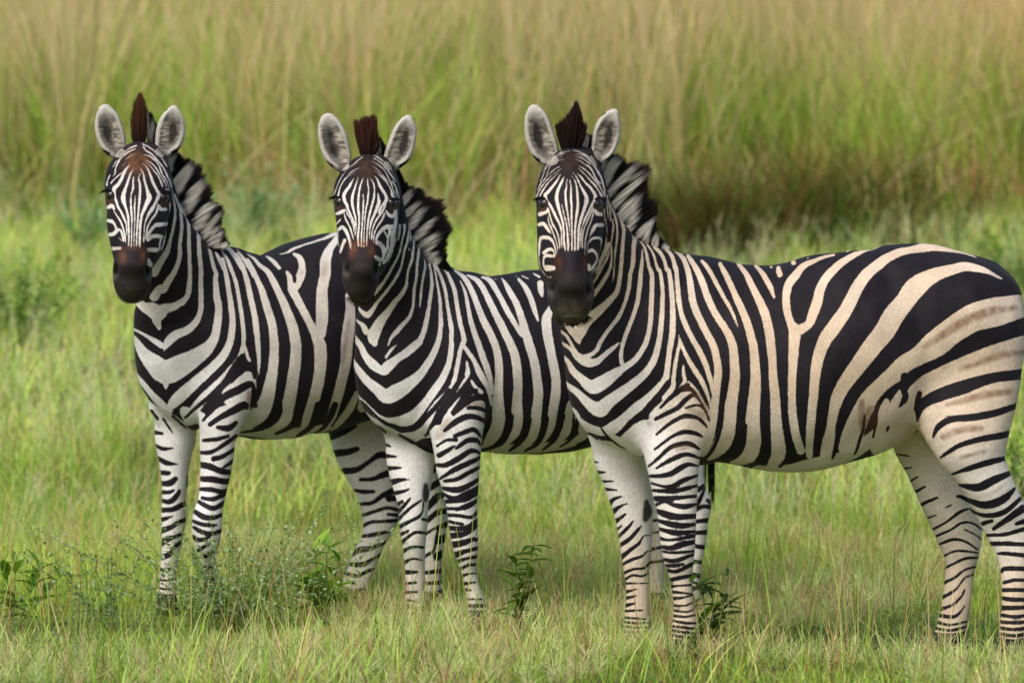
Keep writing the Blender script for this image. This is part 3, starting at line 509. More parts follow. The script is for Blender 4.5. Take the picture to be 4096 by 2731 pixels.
S_LEG[1] = """
- t 590,215,24 660,215,30 740,180,26 800,140,28 875,85,24 ; - t 690,265,36 760,250,30 865,188,24 ; - t 590,310,40 660,325,44 750,360,40 830,370,34 ; - t 755,345,10 810,310,20 855,283,30
- t 590,420,34 680,425,44 760,440,40 825,440,40 ; - t 590,500,24 680,505,34 750,520,30 805,513,30 ; - t 610,570,24 680,580,30 740,560,30 800,528,26 ; - t 580,600,24 640,635,34 700,650,34 780,605,30
- t 555,680,30 620,720,40 690,725,30 765,698,24 ; - t 535,750,20 600,775,26 680,785,26 715,780,14 ; - t 540,800,20 600,835,30 680,850,30 760,823,24 ; - t 525,870,26 580,900,30 640,885,20 670,870,10
- t 570,985,24 640,940,24 690,910,10 ; - t 630,1025,30 700,980,14 750,895,10 ; - t 600,1120,30 720,1120,30 ; - t 600,1200,30 740,1200,30 ; - t 600,1270,30 740,1270,30 ; - t 600,1340,30 740,1340,30 ; - t 590,1430,80 750,1430,80
- t 220,60,26 295,68,12 ; - t 235,160,20 300,185,26 380,178,6 ; - t 260,260,30 330,295,34 410,305,6 ; - t 280,370,30 340,375,30 355,370,10 ; - t 285,455,30 350,455,44 395,420,34
- t 285,525,28 350,525,24 380,510,14 ; - t 280,590,24 350,600,34 400,560,36 430,510,18 ; - t 280,665,34 370,660,34 440,630,40 485,608,30 ; - t 280,742,34 340,725,20 375,712,8
- t 275,828,44 360,800,34 420,760,30 485,738,30 ; - t 280,925,50 340,890,40 400,870,24 470,838,16 ; - t 290,1035,40 350,1010,34 390,950,26 430,920,24 ; - t 275,1130,20 330,1135,24 360,1115,10
- t 270,1210,14 330,1215,14 410,1200,8 ; - t 265,1275,14 340,1285,14 400,1275,8 ; - t 260,1330,20 400,1340,16 ; - t 255,1400,30 400,1400,30 ; - t 240,1470,70 430,1470,70
- u 20,85,50 130,40,50 200,0,40 ; - u 70,197,44 160,185,40 225,165,30 ; - u 130,322,40 220,310,36 300,260,24 370,210,36 430,208,40 ; - u 245,380,20 330,375,24 420,340,40 490,328,50
- u 200,455,16 260,465,24 340,462,20 ; - u 235,552,18 330,540,22 400,490,30 490,448,40 ; - u 255,628,20 350,600,20 430,575,22 510,592,20 ; - u 255,705,22 320,675,20 400,670,20 500,663,22
- u 255,775,18 350,760,26 450,738,14 ; - u 180,915,16 240,870,36 310,860,30 430,813,14 ; - u 175,970,22 260,970,34 320,940,20 385,903,16 ; - u 140,1028,20 220,1050,24 290,1020,20 350,993,10
- u 165,1090,14 210,1105,14 ; - u 100,1108,12 180,1150,16 290,1150,30 ; - u 95,1165,14 200,1190,10 290,1200,20 ; - u 445,510,40 500,508,30 ; - u 440,620,16 500,626,22 ; - u 90,1225,20 280,1230,20 ; - u 60,1290,50 280,1290,50
- u 740,310,50 790,280,40 ; - u 740,430,40 800,390,40 ; - u 700,600,24 770,510,44 820,480,34 ; - u 690,690,24 780,610,34 860,598,34 ; - u 690,770,20 760,720,14 860,688,40
- u 720,900,20 760,870,14 775,780,14 800,700,10 ; - u 790,800,50 830,788,50 ; - u 780,915,50 825,888,40 ; - u 690,920,20 740,890,14 ; - u 690,1028,20 815,1013,30
- u 690,1102,20 810,1095,22 ; - u 690,1165,16 740,1172,14 815,1160,26 ; - u 690,1232,20 815,1228,20 ; - u 690,1285,30 840,1290,30 ; - u 680,1340,50 840,1340,50
"""
S_BODY[2] = """
+ q 780,1000,200 740,1100,260 710,1250,270 710,1400,270 720,1550,260
+ q 60,960,20 150,1060,40 240,1095,40 330,1170,60 400,1180,80 470,1150,80 540,1130,90
+ q 270,1190,90 340,1250,150 400,1330,220 430,1450,260
+ D 580,0,40 575,120,30 560,230,25 530,330,30 490,430,30 430,520,30 370,600,30
+ D 625,0,30 622,100,28 600,200,20
+ D 680,0,40 680,80,30 655,180,22 640,270,26 610,390,30 550,500,34 490,610,40 420,720,46 340,820,50 260,910,44 180,975,30
+ D 735,20,16 730,120,30 715,220,34 685,320,34 665,430,30 635,550,36 580,660,42 500,780,44 420,880,44 340,970,50 280,1060,60 215,1130,80 150,1090,50 90,1020,30 30,950,30
+ D 750,30,14 758,150,20 750,230,10 ; + D 740,295,20 742,325,16
+ D 770,20,20 800,130,24 795,230,28 785,350,36 765,470,36 730,570,32 715,680,34 700,770,46 640,880,60 570,960,70 500,1060,80 420,1160,110 340,1280,140 290,1400,150 310,1490,70
+ D 200,1340,80 160,1260,60 90,1200,30 30,1130,20
+ D 845,160,30 860,220,30 862,300,34 845,420,36 835,520,36 830,650,36 810,760,38 795,880,40 795,980,40 775,1080,44 740,1160,50 660,1250,60 580,1340,66 510,1420,44 475,1510,24
+ D 930,340,18 935,420,28 930,540,30 910,660,34 895,780,34 885,900,36 872,1030,16
+ D 990,440,24 1005,540,36 1015,640,44 1025,760,48 1010,880,50 995,1000,50 975,1120,58 950,1240,64 920,1360,66 870,1460,80 q 460,580,50 390,640,54 330,680,50 265,735,70 240,760,50 180,720,60 130,660,44 100,600,36 40,520,30
+ q 320,597,10 295,620,20 260,670,20
+ D 1045,500,16 1070,590,26 1085,700,30 1110,820,34 1130,950,46 1135,1080,50 1140,1220,60 1130,1350,66 1110,1450,74 q 560,640,42 520,710,50 470,780,60 400,840,80 320,890,100 260,915,90 200,870,70 140,820,56 85,745,40 20,650,30
+ D 1070,500,50 1120,590,40 1160,700,50 1195,820,50 1215,950,46 1235,1080,46 1260,1220,60 1275,1340,60 1270,1450,60 q 668,600,34 655,700,38 620,790,46 560,880,54 510,950,56 450,1020,70 380,1065,80 300,1065,40 220,1050,40 140,985,34 40,880,30
+ D 1180,540,40 1230,600,44 1270,700,50 1310,820,56 1335,950,56 1355,1080,56 1380,1220,60 1410,1340,60 1430,1450,70 q 735,590,28 720,640,28 705,720,30 690,800,30 665,870,36 600,940,44 550,1010,50 520,1080,60 480,1130,60
+ q 740,590,20 770,640,28 810,700,30 840,770,44 880,840,36 905,900,30 920,970,20
+ q 762,700,12 768,770,30 740,820,30 690,880,36 640,930,50 ; + q 790,820,16 815,860,24 850,890,30
+ q 725,190,10 755,270,22 775,370,28 795,460,36 830,570,40 860,660,44 890,750,44 910,820,34 925,900,20
+ q 690,125,14 750,170,30 800,260,38 830,340,40 870,440,44 920,540,48 955,640,50 965,740,52 962,850,56 962,950,70 965,1050,84 955,1120,90 910,1190,70 870,1235,24
+ q 770,155,14 830,190,34 880,260,38 930,370,44 980,470,50 1030,570,54 1065,660,58 1080,760,60 1085,860,60 1080,960,68 1080,1050,76 1060,1130,80 1010,1190,60 950,1225,24
+ q 860,168,14 910,190,34 960,270,34 1010,370,36 1060,450,34 1110,530,30
+ q 985,178,12 1020,240,34 1060,310,40 1100,400,46 1130,500,54 1160,600,60 1190,700,60 1205,800,60 1215,900,60 1205,1000,66 1190,1100,70 1160,1180,70 1110,1225,24
+ q 1090,180,20 1130,230,34 1165,300,40 1190,370,34 1213,440,14
+ q 1225,205,40 1230,260,36 1240,290,14
+ q 1295,360,40 1265,430,60 1270,520,60 1290,620,56 1310,720,56 1325,820,56 1320,920,60 1305,1010,60 1290,1100,60 1240,1190,50 1190,1240,20
+ q 1415,960,50 1400,1050,60 1390,1130,60 1350,1190,40 1300,1235,16 ; + q 1450,1040,20 1470,1110,40 1500,1160,60 1440,1200,40 1380,1240,10
+ q 900,165,10 ; + q 945,180,10 ; + q 1075,165,10 ; + q 1110,160,8 1150,175,8 ; + q 1180,145,8 1220,165,16
+ q 1430,300,50 1430,600,60 1420,850,50 ; + q 1560,200,50 1570,600,60 1560,1000,60 ; + q 1700,200,60 1700,600,60 1690,1000,60 ; + q 1850,300,60 1900,600,60 1900,900,60
+ q 880,1235,50 1000,1240,60 1150,1245,60 1300,1235,60 1430,1210,50
- q 1035,1050,50 1025,1110,50 990,1190,40 930,1232,22 860,1252,10
- q 1145,1060,50 1130,1130,50 1095,1205,32 1030,1252,14
- q 1255,1060,50 1240,1140,40 1205,1215,28 1130,1262,12
- q 1360,1040,44 1345,1120,36 1310,1200,24 1240,1255,10
- q 1462,1060,20 1450,1130,26 1415,1190,16 1350,1235,8
- q 505,1165,14 560,1090,30 620,1000,44 660,920,40 700,850,34 740,790,24
- q 680,1020,30 720,960,30 770,900,40 820,880,24
- q 680,1030,20 740,970,36 800,930,40 860,930,30 900,970,18 915,1000,10
- q 770,990,20 830,990,26 880,1010,22 895,1040,10
- q 630,1130,20 690,1080,36 760,1045,36 830,1050,30 885,1080,20
- q 690,1165,24 750,1140,28 810,1125,30 850,1170,14
- q 590,1225,14 640,1190,16 700,1190,20 ; - q 600,1285,30 660,1245,24 690,1225,10 ; - q 700,1240,20 760,1195,30 820,1190,30 845,1220,14
- q 585,1345,20 640,1345,30 720,1300,34 790,1255,30 845,1275,14 ; - q 605,1430,14 680,1380,30 760,1340,34 845,1298,20
- q 100,950,20 180,1030,20 300,1102,24 400,1130,24 460,1100,30 540,1020,30 600,950,30 650,880,30
- q 340,1160,16 410,1200,20 470,1230,6 ; - q 235,1210,24 280,1228,14 ; - q 240,1290,30 320,1295,10
"""
S_LEG[2] = """
- u 840,385,20 920,375,30 1000,330,30 1080,290,24 ; - u 825,435,24 920,450,44 1000,420,36 1080,370,24 ; - u 830,475,20 900,510,30 980,480,36 1075,435,34 ; - u 820,535,20 900,525,34 980,510,44 1070,470,24
- u 1070,520,20 1000,560,40 920,585,26 ; - u 850,580,24 910,580,20 ; - u 860,625,24 940,630,24 1020,640,24 1070,595,24 ; - u 870,670,20 960,690,20 ; - u 860,715,30 960,720,34 1020,690,24 1065,655,20
- u 870,770,40 960,760,40 1030,720,30 1075,680,30 ; - u 880,835,44 960,820,44 1040,790,24 ; - u 1050,800,24 1080,788,20 ; - u 905,905,44 970,880,30 1070,855,26 ; - u 915,952,30 980,930,20 1065,915,24
- u 945,1000,24 1000,975,20 1060,970,20 ; - u 955,1050,24 1000,1035,14 1065,1030,14 ; - u 965,1105,24 1050,1093,10 ; - u 970,1145,20 1020,1150,10 ; - u 985,1210,14 1090,1212,12 ; - u 970,1260,24 1110,1258,24
- u 970,1300,30 1120,1300,30 ; - u 960,1350,50 1130,1350,50
- u 400,123,26 455,148,12 ; - u 415,208,26 490,218,8 ; - u 440,300,34 530,295,10 ; - u 465,397,44 530,380,26 590,378,4 ; - u 490,472,30 550,460,20 590,443,8 ; - u 510,550,30 540,530,20
- u 510,605,30 570,540,20 595,505,8 ; - u 512,655,26 590,580,20 660,530,14 670,520,10 ; - u 510,712,30 590,670,24 650,640,20 680,600,10 685,540,10 ; - u 680,655,20 725,662,10
- u 515,767,30 580,735,16 ; - u 520,830,30 590,770,20 640,745,20 725,757,16 ; - u 530,888,30 600,850,20 680,850,20 ; - u 540,962,30 610,930,14 675,940,10 ; - u 545,1025,34 640,1022,20
- u 545,1105,20 635,1095,14 ; - u 545,1165,20 640,1160,14 ; - u 550,1215,18 650,1230,8 ; - u 550,1250,16 600,1255,14 ; - u 545,1285,16 710,1290,16 ; - u 540,1330,50 720,1330,50 ; - u 530,1380,60 720,1380,60
- v 765,410,30 810,380,30 ; - v 750,520,30 790,450,24 810,400,14 ; - v 830,470,20 860,490,20 ; - v 745,540,20 800,510,24 860,515,30 ; - v 740,605,24 850,595,30 ; - v 740,675,24 840,670,30 ; - v 740,755,24 820,768,30 ; - v 735,850,20 810,862,24 ; - v 725,930,20 800,950,30 ; - v 700,1020,24 800,1020,24 ; - v 690,1100,24 800,1100,24
- v 480,600,16 550,590,16 ; - v 480,675,10 550,665,10 ; - v 470,780,20 560,760,16 ; - v 470,860,16 550,850,16
"""
S_HEAD = {}
S_HEAD[3] = """
+ H 260,650,30 300,560,26 350,480,24 420,400,22 500,320,16 600,250,10 650,210,6 ; + H 310,640,36 370,540,34 440,440,26 520,360,18 600,290,12
+ H 270,560,14 330,440,24 390,380,20 430,280,20 460,200,16 520,130,14 600,60,12 680,20,8 ; + H 420,340,14 480,280,20 560,210,18 620,180,10 ; + H 320,420,16 370,300,18 400,220,18 450,140,16 560,30,14
+ H 700,-30,14 600,20,16 520,90,16 450,200,14 ; + H 780,-60,14 640,-30,14 520,40,16 430,130,16 360,260,14 ; + H 840,-70,20 930,-50,22 1030,0,26 1110,60,26 1190,170,26 ; + H 860,0,14 940,20,16 1020,70,18
+ H 480,130,12 560,100,14 640,80,12 700,75,8 ; + H 500,60,12 600,-20,14 660,-60,12
+ H 635,300,12 600,370,26 560,430,34 500,510,50 430,590,50 395,640,60 430,730,40 480,800,46 520,880,44 560,970,50 610,1060,40 640,1150,30 650,1260,24 655,1400,24 655,1460,10
+ H 690,340,10 665,400,30 630,480,40 595,560,50 575,650,60 580,730,60 605,830,50 640,950,40 670,1060,38 685,1200,34 690,1350,30 705,1460,36 710,1510,14
+ H 655,780,16 680,880,24 700,980,28 730,1100,32 745,1250,40 755,1400,44 755,1500,40
+ H 745,370,16 730,430,24 730,500,30 715,570,44 715,660,44 725,780,46 745,900,36 765,1050,32 780,1200,20 785,1330,8
+ H 790,370,16 785,430,24 800,500,30 800,600,40 800,700,44 808,800,46 808,950,40 812,1100,36 815,1250,34 815,1568,36
+ H 800,310,10 840,370,18 870,430,30 890,520,40 900,620,44 905,720,50 905,820,56 890,930,56 875,1050,50 862,1200,40 862,1350,36 862,1568,36
+ H 830,280,10 880,340,16 920,420,26 955,500,34 1000,580,50 1040,660,64 1040,740,70 1010,840,56 975,940,50 940,1060,44 920,1200,40 915,1350,38 910,1480,30
+ H 900,290,12 960,350,24 1010,420,34 1070,480,44 1130,550,50 1175,620,60 1180,700,70 1120,800,44 1070,900,44 1020,1000,40 985,1100,30 960,1200,26 950,1350,24 950,1460,12
+ H 910,210,10 970,260,18 1040,330,26 1100,400,30 1170,470,36 1230,550,40 1280,630,50 1300,670,40
+ H 930,180,10 1010,220,24 1070,280,30 1130,350,30 1190,420,30 1250,490,26 1300,580,24 1335,650,30
+ H 860,75,14 930,90,26 1000,140,24 1070,180,30 1120,230,34 1160,310,36 1200,390,34 1260,450,24
+ H 870,30,14 960,50,24 1030,90,26 1100,150,24 ; + H 1000,0,30 1070,60,34 1150,160,36 1210,250,40 1260,330,40 1290,420,36 1320,540,36 1330,640,30 ; + H 900,-20,16 960,-10,20 1040,40,16
+ H 1150,800,20 1130,860,40 1090,950,40 1050,1050,36 1010,1150,34 985,1250,34 980,1350,30 980,1460,24
+ H 1160,850,30 1140,950,36 1110,1060,30 1070,1160,36 1040,1270,36 1020,1400,30 1015,1568,20
+ H 1180,860,50 1210,920,70 1270,930,60 ; + H 1290,1100,70 1200,1100,60 1160,1150,60 1120,1230,40 1090,1290,14
+ H 1275,1320,50 1230,1300,56 1140,1310,56 1080,1370,40 1060,1440,24 1055,1568,14 ; + H 1280,1340,50 1280,1440,40 1275,1568,30
+ J 1080,180,50 1130,160,60 1180,200,50 1210,260,40 1200,330,36 1150,420,50 1090,460,60 1080,390,50 ; + J 1290,50,40 1270,200,26 1260,300,20 1230,400,20 1170,470,20 1110,520,20
+ H 1310,780,30 1325,900,34 1330,1050,30 1325,1200,28 1310,1330,24 ; + H 1360,760,30 1365,900,30 1365,1100,28 1350,1250,26 1320,1400,24
- J 1075,290,80 1130,305,80
+ H 310,930,70 370,910,60 430,880,50 430,830,20 ; + H 300,1090,60 370,1080,60 420,1140,50 460,1200,40 500,1245,14
+ H 295,1568,30 300,1460,40 310,1350,40 330,1300,60 400,1290,60 470,1310,56 520,1370,40 550,1450,30 570,1560,20
+ H 450,860,20 470,960,36 510,1080,40 560,1170,36 600,1270,32 620,1380,26 625,1470,14 ; + H 440,950,20 450,1050,26 490,1150,34 530,1250,34 570,1350,26 590,1450,20 590,1530,16
+ J 370,200,60 440,150,60 500,150,50 530,210,40 540,260,40 480,250,50 400,250,60 370,300,30 370,380,30 400,430,50 ; + J 430,440,100 520,440,80
- J 500,200,40 505,205,40 ; - J 420,310,80 520,320,90
+ J 290,50,30 290,200,26 300,320,24 330,440,24 390,540,24 450,590,14 ; + J 480,580,30
- J 665,180,70 665,300,100 ; - J 950,190,70 950,300,100
- J 820,330,330 820,450,390 820,560,420 ; - J 600,680,200 820,640,300 1040,680,200 ; - J 570,790,260 1060,790,260 ; - J 610,950,300 1020,950,300 ; - J 700,1100,320 940,1100,320 820,1250,340
"""
S_HEAD[2] = """
+ G 140,700,20 170,620,18 200,540,18 240,460,20 290,380,20 350,310,16 420,250,16 480,200,24 520,160,24 590,110,20
+ G 205,720,44 225,640,30 250,560,28 300,470,24 370,390,24 440,330,20 540,280,14 ; + G 150,740,30 200,725,30
+ G 270,520,10 330,440,14 420,380,12 480,350,8 ; + G 480,110,20 560,80,10
+ G 450,450,14 410,520,36 370,590,46 320,650,56 295,720,60 310,800,60 350,880,44 375,960,40 410,1040,40 450,1130,34 470,1230,24 475,1350,20
+ G 520,430,16 490,530,34 465,610,40 435,700,50 425,780,56 430,870,56 455,970,46 480,1080,34 490,1200,24 495,1300,14
+ G 600,430,14 570,520,30 545,600,38 530,700,44 522,800,48 520,900,48 530,1000,44 535,1120,40 525,1250,40 515,1370,48 525,1500,40
+ G 595,680,14 602,780,30 600,900,34 590,1050,32 580,1200,32 572,1350,34 570,1530,36
+ G 670,440,14 670,540,36 685,620,30 675,720,34 665,820,34 645,920,34 628,1050,30 618,1200,28 612,1350,24 610,1540,26
+ G 700,440,14 745,490,24 770,570,34 775,660,40 765,760,44 735,870,50 705,980,46 680,1100,42 662,1250,36 655,1400,36 650,1510,30
+ G 830,680,16 840,760,40 845,830,60 815,910,56 780,1000,50 740,1090,40 715,1180,34 700,1280,24 700,1380,16
+ G 770,400,14 820,460,26 860,560,44 910,640,50 955,720,50 960,790,60 900,870,40 870,920,44 845,990,40
+ G 960,800,40 930,900,50 890,980,50 830,1060,46 780,1150,40 745,1250,34 730,1400,30
+ G 930,1000,50 900,1080,44 850,1160,40 800,1240,34 770,1330,30 760,1450,20
+ G 960,960,40 1000,1020,60 1070,1040,60 1100,960,50
+ G 1050,1200,70 970,1210,50 890,1270,50 830,1340,44 800,1420,30 ; + G 930,1280,40 960,1330,40 990,1400,44 990,1500,40 1000,1568,40
+ G 800,1460,40 860,1450,50 900,1500,50 930,1560,50
+ G 600,20,20 520,50,20 430,130,18 350,220,16 ; + G 600,60,14 540,90,16 ; + G 720,60,20 790,90,24 880,150,26 960,220,26 ; + G 740,0,20 800,20,24 900,90,26 1000,200,26 1070,330,24
+ G 770,130,24 850,180,28 920,240,30 980,310,30 1030,390,30 1080,450,24 1110,500,24 ; + G 740,180,14 830,230,20 900,290,24 960,360,26 1000,450,26 1040,530,24 1060,600,22 1090,690,22
+ G 750,260,14 830,320,20 900,390,20 970,470,20 1000,520,14 ; + G 780,330,14 860,390,24 930,460,26 990,540,26 1040,630,34 1060,720,50 1120,760,40 ; + G 1110,620,20 1130,720,30
+ G 1050,480,14 1100,560,26 1140,660,30 1160,760,40 1190,870,40 1200,950,40 1190,1050,44 1180,1200,44 1160,1350,40
+ G 1120,870,24 1110,980,50 1110,1100,56 1090,1250,60 1060,1400,60 1040,1568,60 ; + G 760,20,20 800,70,20 850,100,14
+ G 180,1000,50 240,980,60 300,950,50 ; + G 240,1090,40 180,1160,30 ; + G 220,1240,60 270,1210,60 330,1270,56 370,1360,50 390,1450,40 410,1540,36 ; + G 310,1420,60 270,1520,50 240,1600,40 ; + G 200,1260,30 200,1400,24 215,1500,20
+ G 300,980,20 320,1080,36 370,1170,40 410,1270,36 440,1380,30 450,1420,10 ; + G 330,900,14 350,1000,30 400,1080,34 440,1180,30 460,1300,20
+ D 340,220,50 400,260,60 430,330,60 420,400,40 400,440,40 360,430,60 320,400,40 ; + D 330,150,20 400,60,50 480,20,60 500,80,40 480,160,30 470,260,30 450,350,30
+ D 540,100,60 530,250,60 480,400,50 420,480,40 ; + D 370,500,40 375,480,30 ; + D 330,560,14 340,575,10
- D 50,210,50 60,300,90 ; - D 250,210,50 250,300,100
- D 150,390,230 155,470,280 ; - D 40,590,180 160,560,250 280,590,180 ; - D 20,700,240 310,700,240 ; - D 80,850,280 250,850,280 ; - D 170,950,240
"""
S_HEAD[1] = """
+ F 520,60,30 430,100,30 350,160,30 290,220,30 250,300,24 ; + F 290,240,24 240,330,26 225,420,24 190,470,14 ; + F 190,330,20 250,240,20
+ F 540,10,26 460,40,26 370,100,26 280,170,26 ; + F 640,-10,26 740,40,26 840,120,26 930,210,26 1000,320,24
+ F 530,135,14 460,160,20 390,210,16 ; + F 100,600,44 110,530,24 150,450,20 ; + F 165,570,30 200,520,24 270,460,20 340,400,16 400,330,12 450,260,8 ; + F 330,320,10 400,260,12
+ F 460,290,12 400,350,36 350,430,50 320,510,50 270,590,56 215,650,60 215,740,50 240,830,36 270,930,40 320,1010,40 360,1100,34 395,1200,24 400,1350,16
+ F 510,350,14 465,410,30 430,500,36 400,600,44 360,710,60 345,800,76 365,880,60 395,970,40 420,1080,36 430,1250,30 430,1400,26 425,1500,24
+ F 500,480,24 495,580,36 495,650,44 465,750,34 462,850,40 465,980,38 478,1100,36 475,1250,30 468,1400,26 468,1568,24
+ F 525,760,10 522,850,26 515,950,34 520,1080,26 518,1200,24 510,1350,20 508,1560,20
+ F 600,430,24 575,500,36 595,580,40 598,700,48 590,820,50 580,930,44 570,1050,40 558,1200,36 548,1350,30 545,1560,30
+ F 600,350,14 645,430,30 665,530,36 690,620,44 715,710,56 735,790,80 700,870,66 660,960,56 625,1050,46 605,1170,40 598,1300,36 592,1450,40 592,1530,30
+ F 640,280,14 700,340,26 740,420,36 770,510,48 810,600,50 850,680,50 880,740,60 840,840,50 790,930,44 740,1000,40 700,1080,30 670,1180,24 660,1300,20 650,1450,20
+ F 860,870,20 855,970,50 820,1050,46 770,1110,40 725,1190,40 700,1270,36 685,1400,24 ; + F 830,900,14 780,990,30 730,1060,24 700,1120,16
+ F 880,920,60 910,960,60 980,960,60 ; + F 660,250,12 740,310,24 810,390,30 870,470,30 910,550,34 935,620,30 ; + F 680,230,16 750,260,26 820,320,28 870,400,28 910,480,20 960,550,24 990,620,20
+ F 640,150,14 720,160,24 800,210,30 860,270,30 900,350,30 930,440,28 970,500,24 1010,570,20 1030,640,20 ; + F 650,30,30 680,80,30 760,130,34 840,210,34 910,290,30 960,360,30 1000,460,34 1040,550,34 1070,640,30
+ F 1040,490,14 1070,570,16 1075,650,14 ; + F 980,660,30 1040,670,30 ; + F 1085,680,20 1085,800,24 1092,980,20
+ F 1030,780,20 1045,880,30 1055,1000,34 1045,1150,44 1020,1300,50 980,1430,60 940,1568,60 ; + F 1140,750,30 1160,870,44 1145,1000,46 1130,1180,46 1100,1350,46 1060,1480,50 1030,1568,50
+ F 990,1180,60 900,1190,70 830,1200,60 770,1260,50 720,1340,40 700,1400,14 ; + F 920,1370,60 850,1360,70 770,1370,60 720,1420,50 ; + F 910,1400,40 890,1480,40 880,1560,40 780,1550,50 710,1555,40
+ F 120,930,60 180,910,60 210,960,30 ; + F 110,1130,50 170,1140,60 220,1190,40 250,1260,50 300,1270,40 330,1340,40 350,1430,30 ; + F 150,1340,60 200,1330,60 240,1290,60 ; + F 280,1390,20 320,1430,20 ; + F 190,1550,60 300,1540,50
+ F 200,980,20 240,1040,34 300,1130,36 340,1230,34 370,1350,34 380,1450,24
+ A 465,1150,30 515,1150,34 ; + A 460,1215,20 470,1250,40
- A 290,1135,20 290,1180,30 ; - A 425,1135,20 430,1180,30
- A 365,1185,120 358,1225,150 352,1260,160 ; - A 285,1300,110 420,1300,110 ; - A 270,1350,140 425,1350,140 ; - A 290,1420,150 400,1420,150 345,1480,180
"""
S_MANE = {3: "+ N -125,-30,36 -105,-200,40;+ N 60,260,50 130,80,60;+ N 110,440,50 200,230,90 290,110,80;+ N 170,560,50 280,430,50 380,330,50 470,230,30;+ N 250,690,70 330,590,60 440,490,50 600,350,20;+ N 380,390,14 520,330,8;+ N 340,840,100 390,720,70 440,640,30;+ N 450,960,70 480,780,70 510,620,50;+ N 550,1070,50 620,980,50 720,900,20;+ N 640,1140,40 650,1060,30 680,980,14;+ N 750,1190,55 760,1110,40 780,1070,20;+ N 870,1215,30 900,1240,40",
 2: "+ M -200,-150,20 -215,-260,16;+ M 85,540,40 130,460,60 170,400,40;+ M 130,660,60 190,600,50 270,530,20;+ M 210,800,70 260,700,60 330,600,30;+ M 290,930,60 370,830,50 470,730,20;+ M 350,1040,60 420,970,50 510,910,20;+ M 400,1130,50 460,1050,30 530,980,14;+ M 450,1210,40 490,1160,30;+ M 500,1270,40 530,1230,50",
 1: "+ K 110,250,70 110,150,90 150,90,70;+ K 210,520,90 210,450,120 280,350,120 330,270,90 400,180,50;+ K 340,740,90 400,620,110 450,500,100 520,430,60;+ K 480,950,110 540,800,110 610,720,80 680,670,30;+ K 570,1060,70 620,960,50 690,870,30 760,790,14;+ K 640,1160,50 660,1080,30 720,980,14;+ K 710,1190,60 720,1120,40 780,1020,20;+ K 800,1220,60 820,1180,40;+ E 905,960,70 880,700,60 870,430,60;+ E 950,960,50 1000,720,30"}
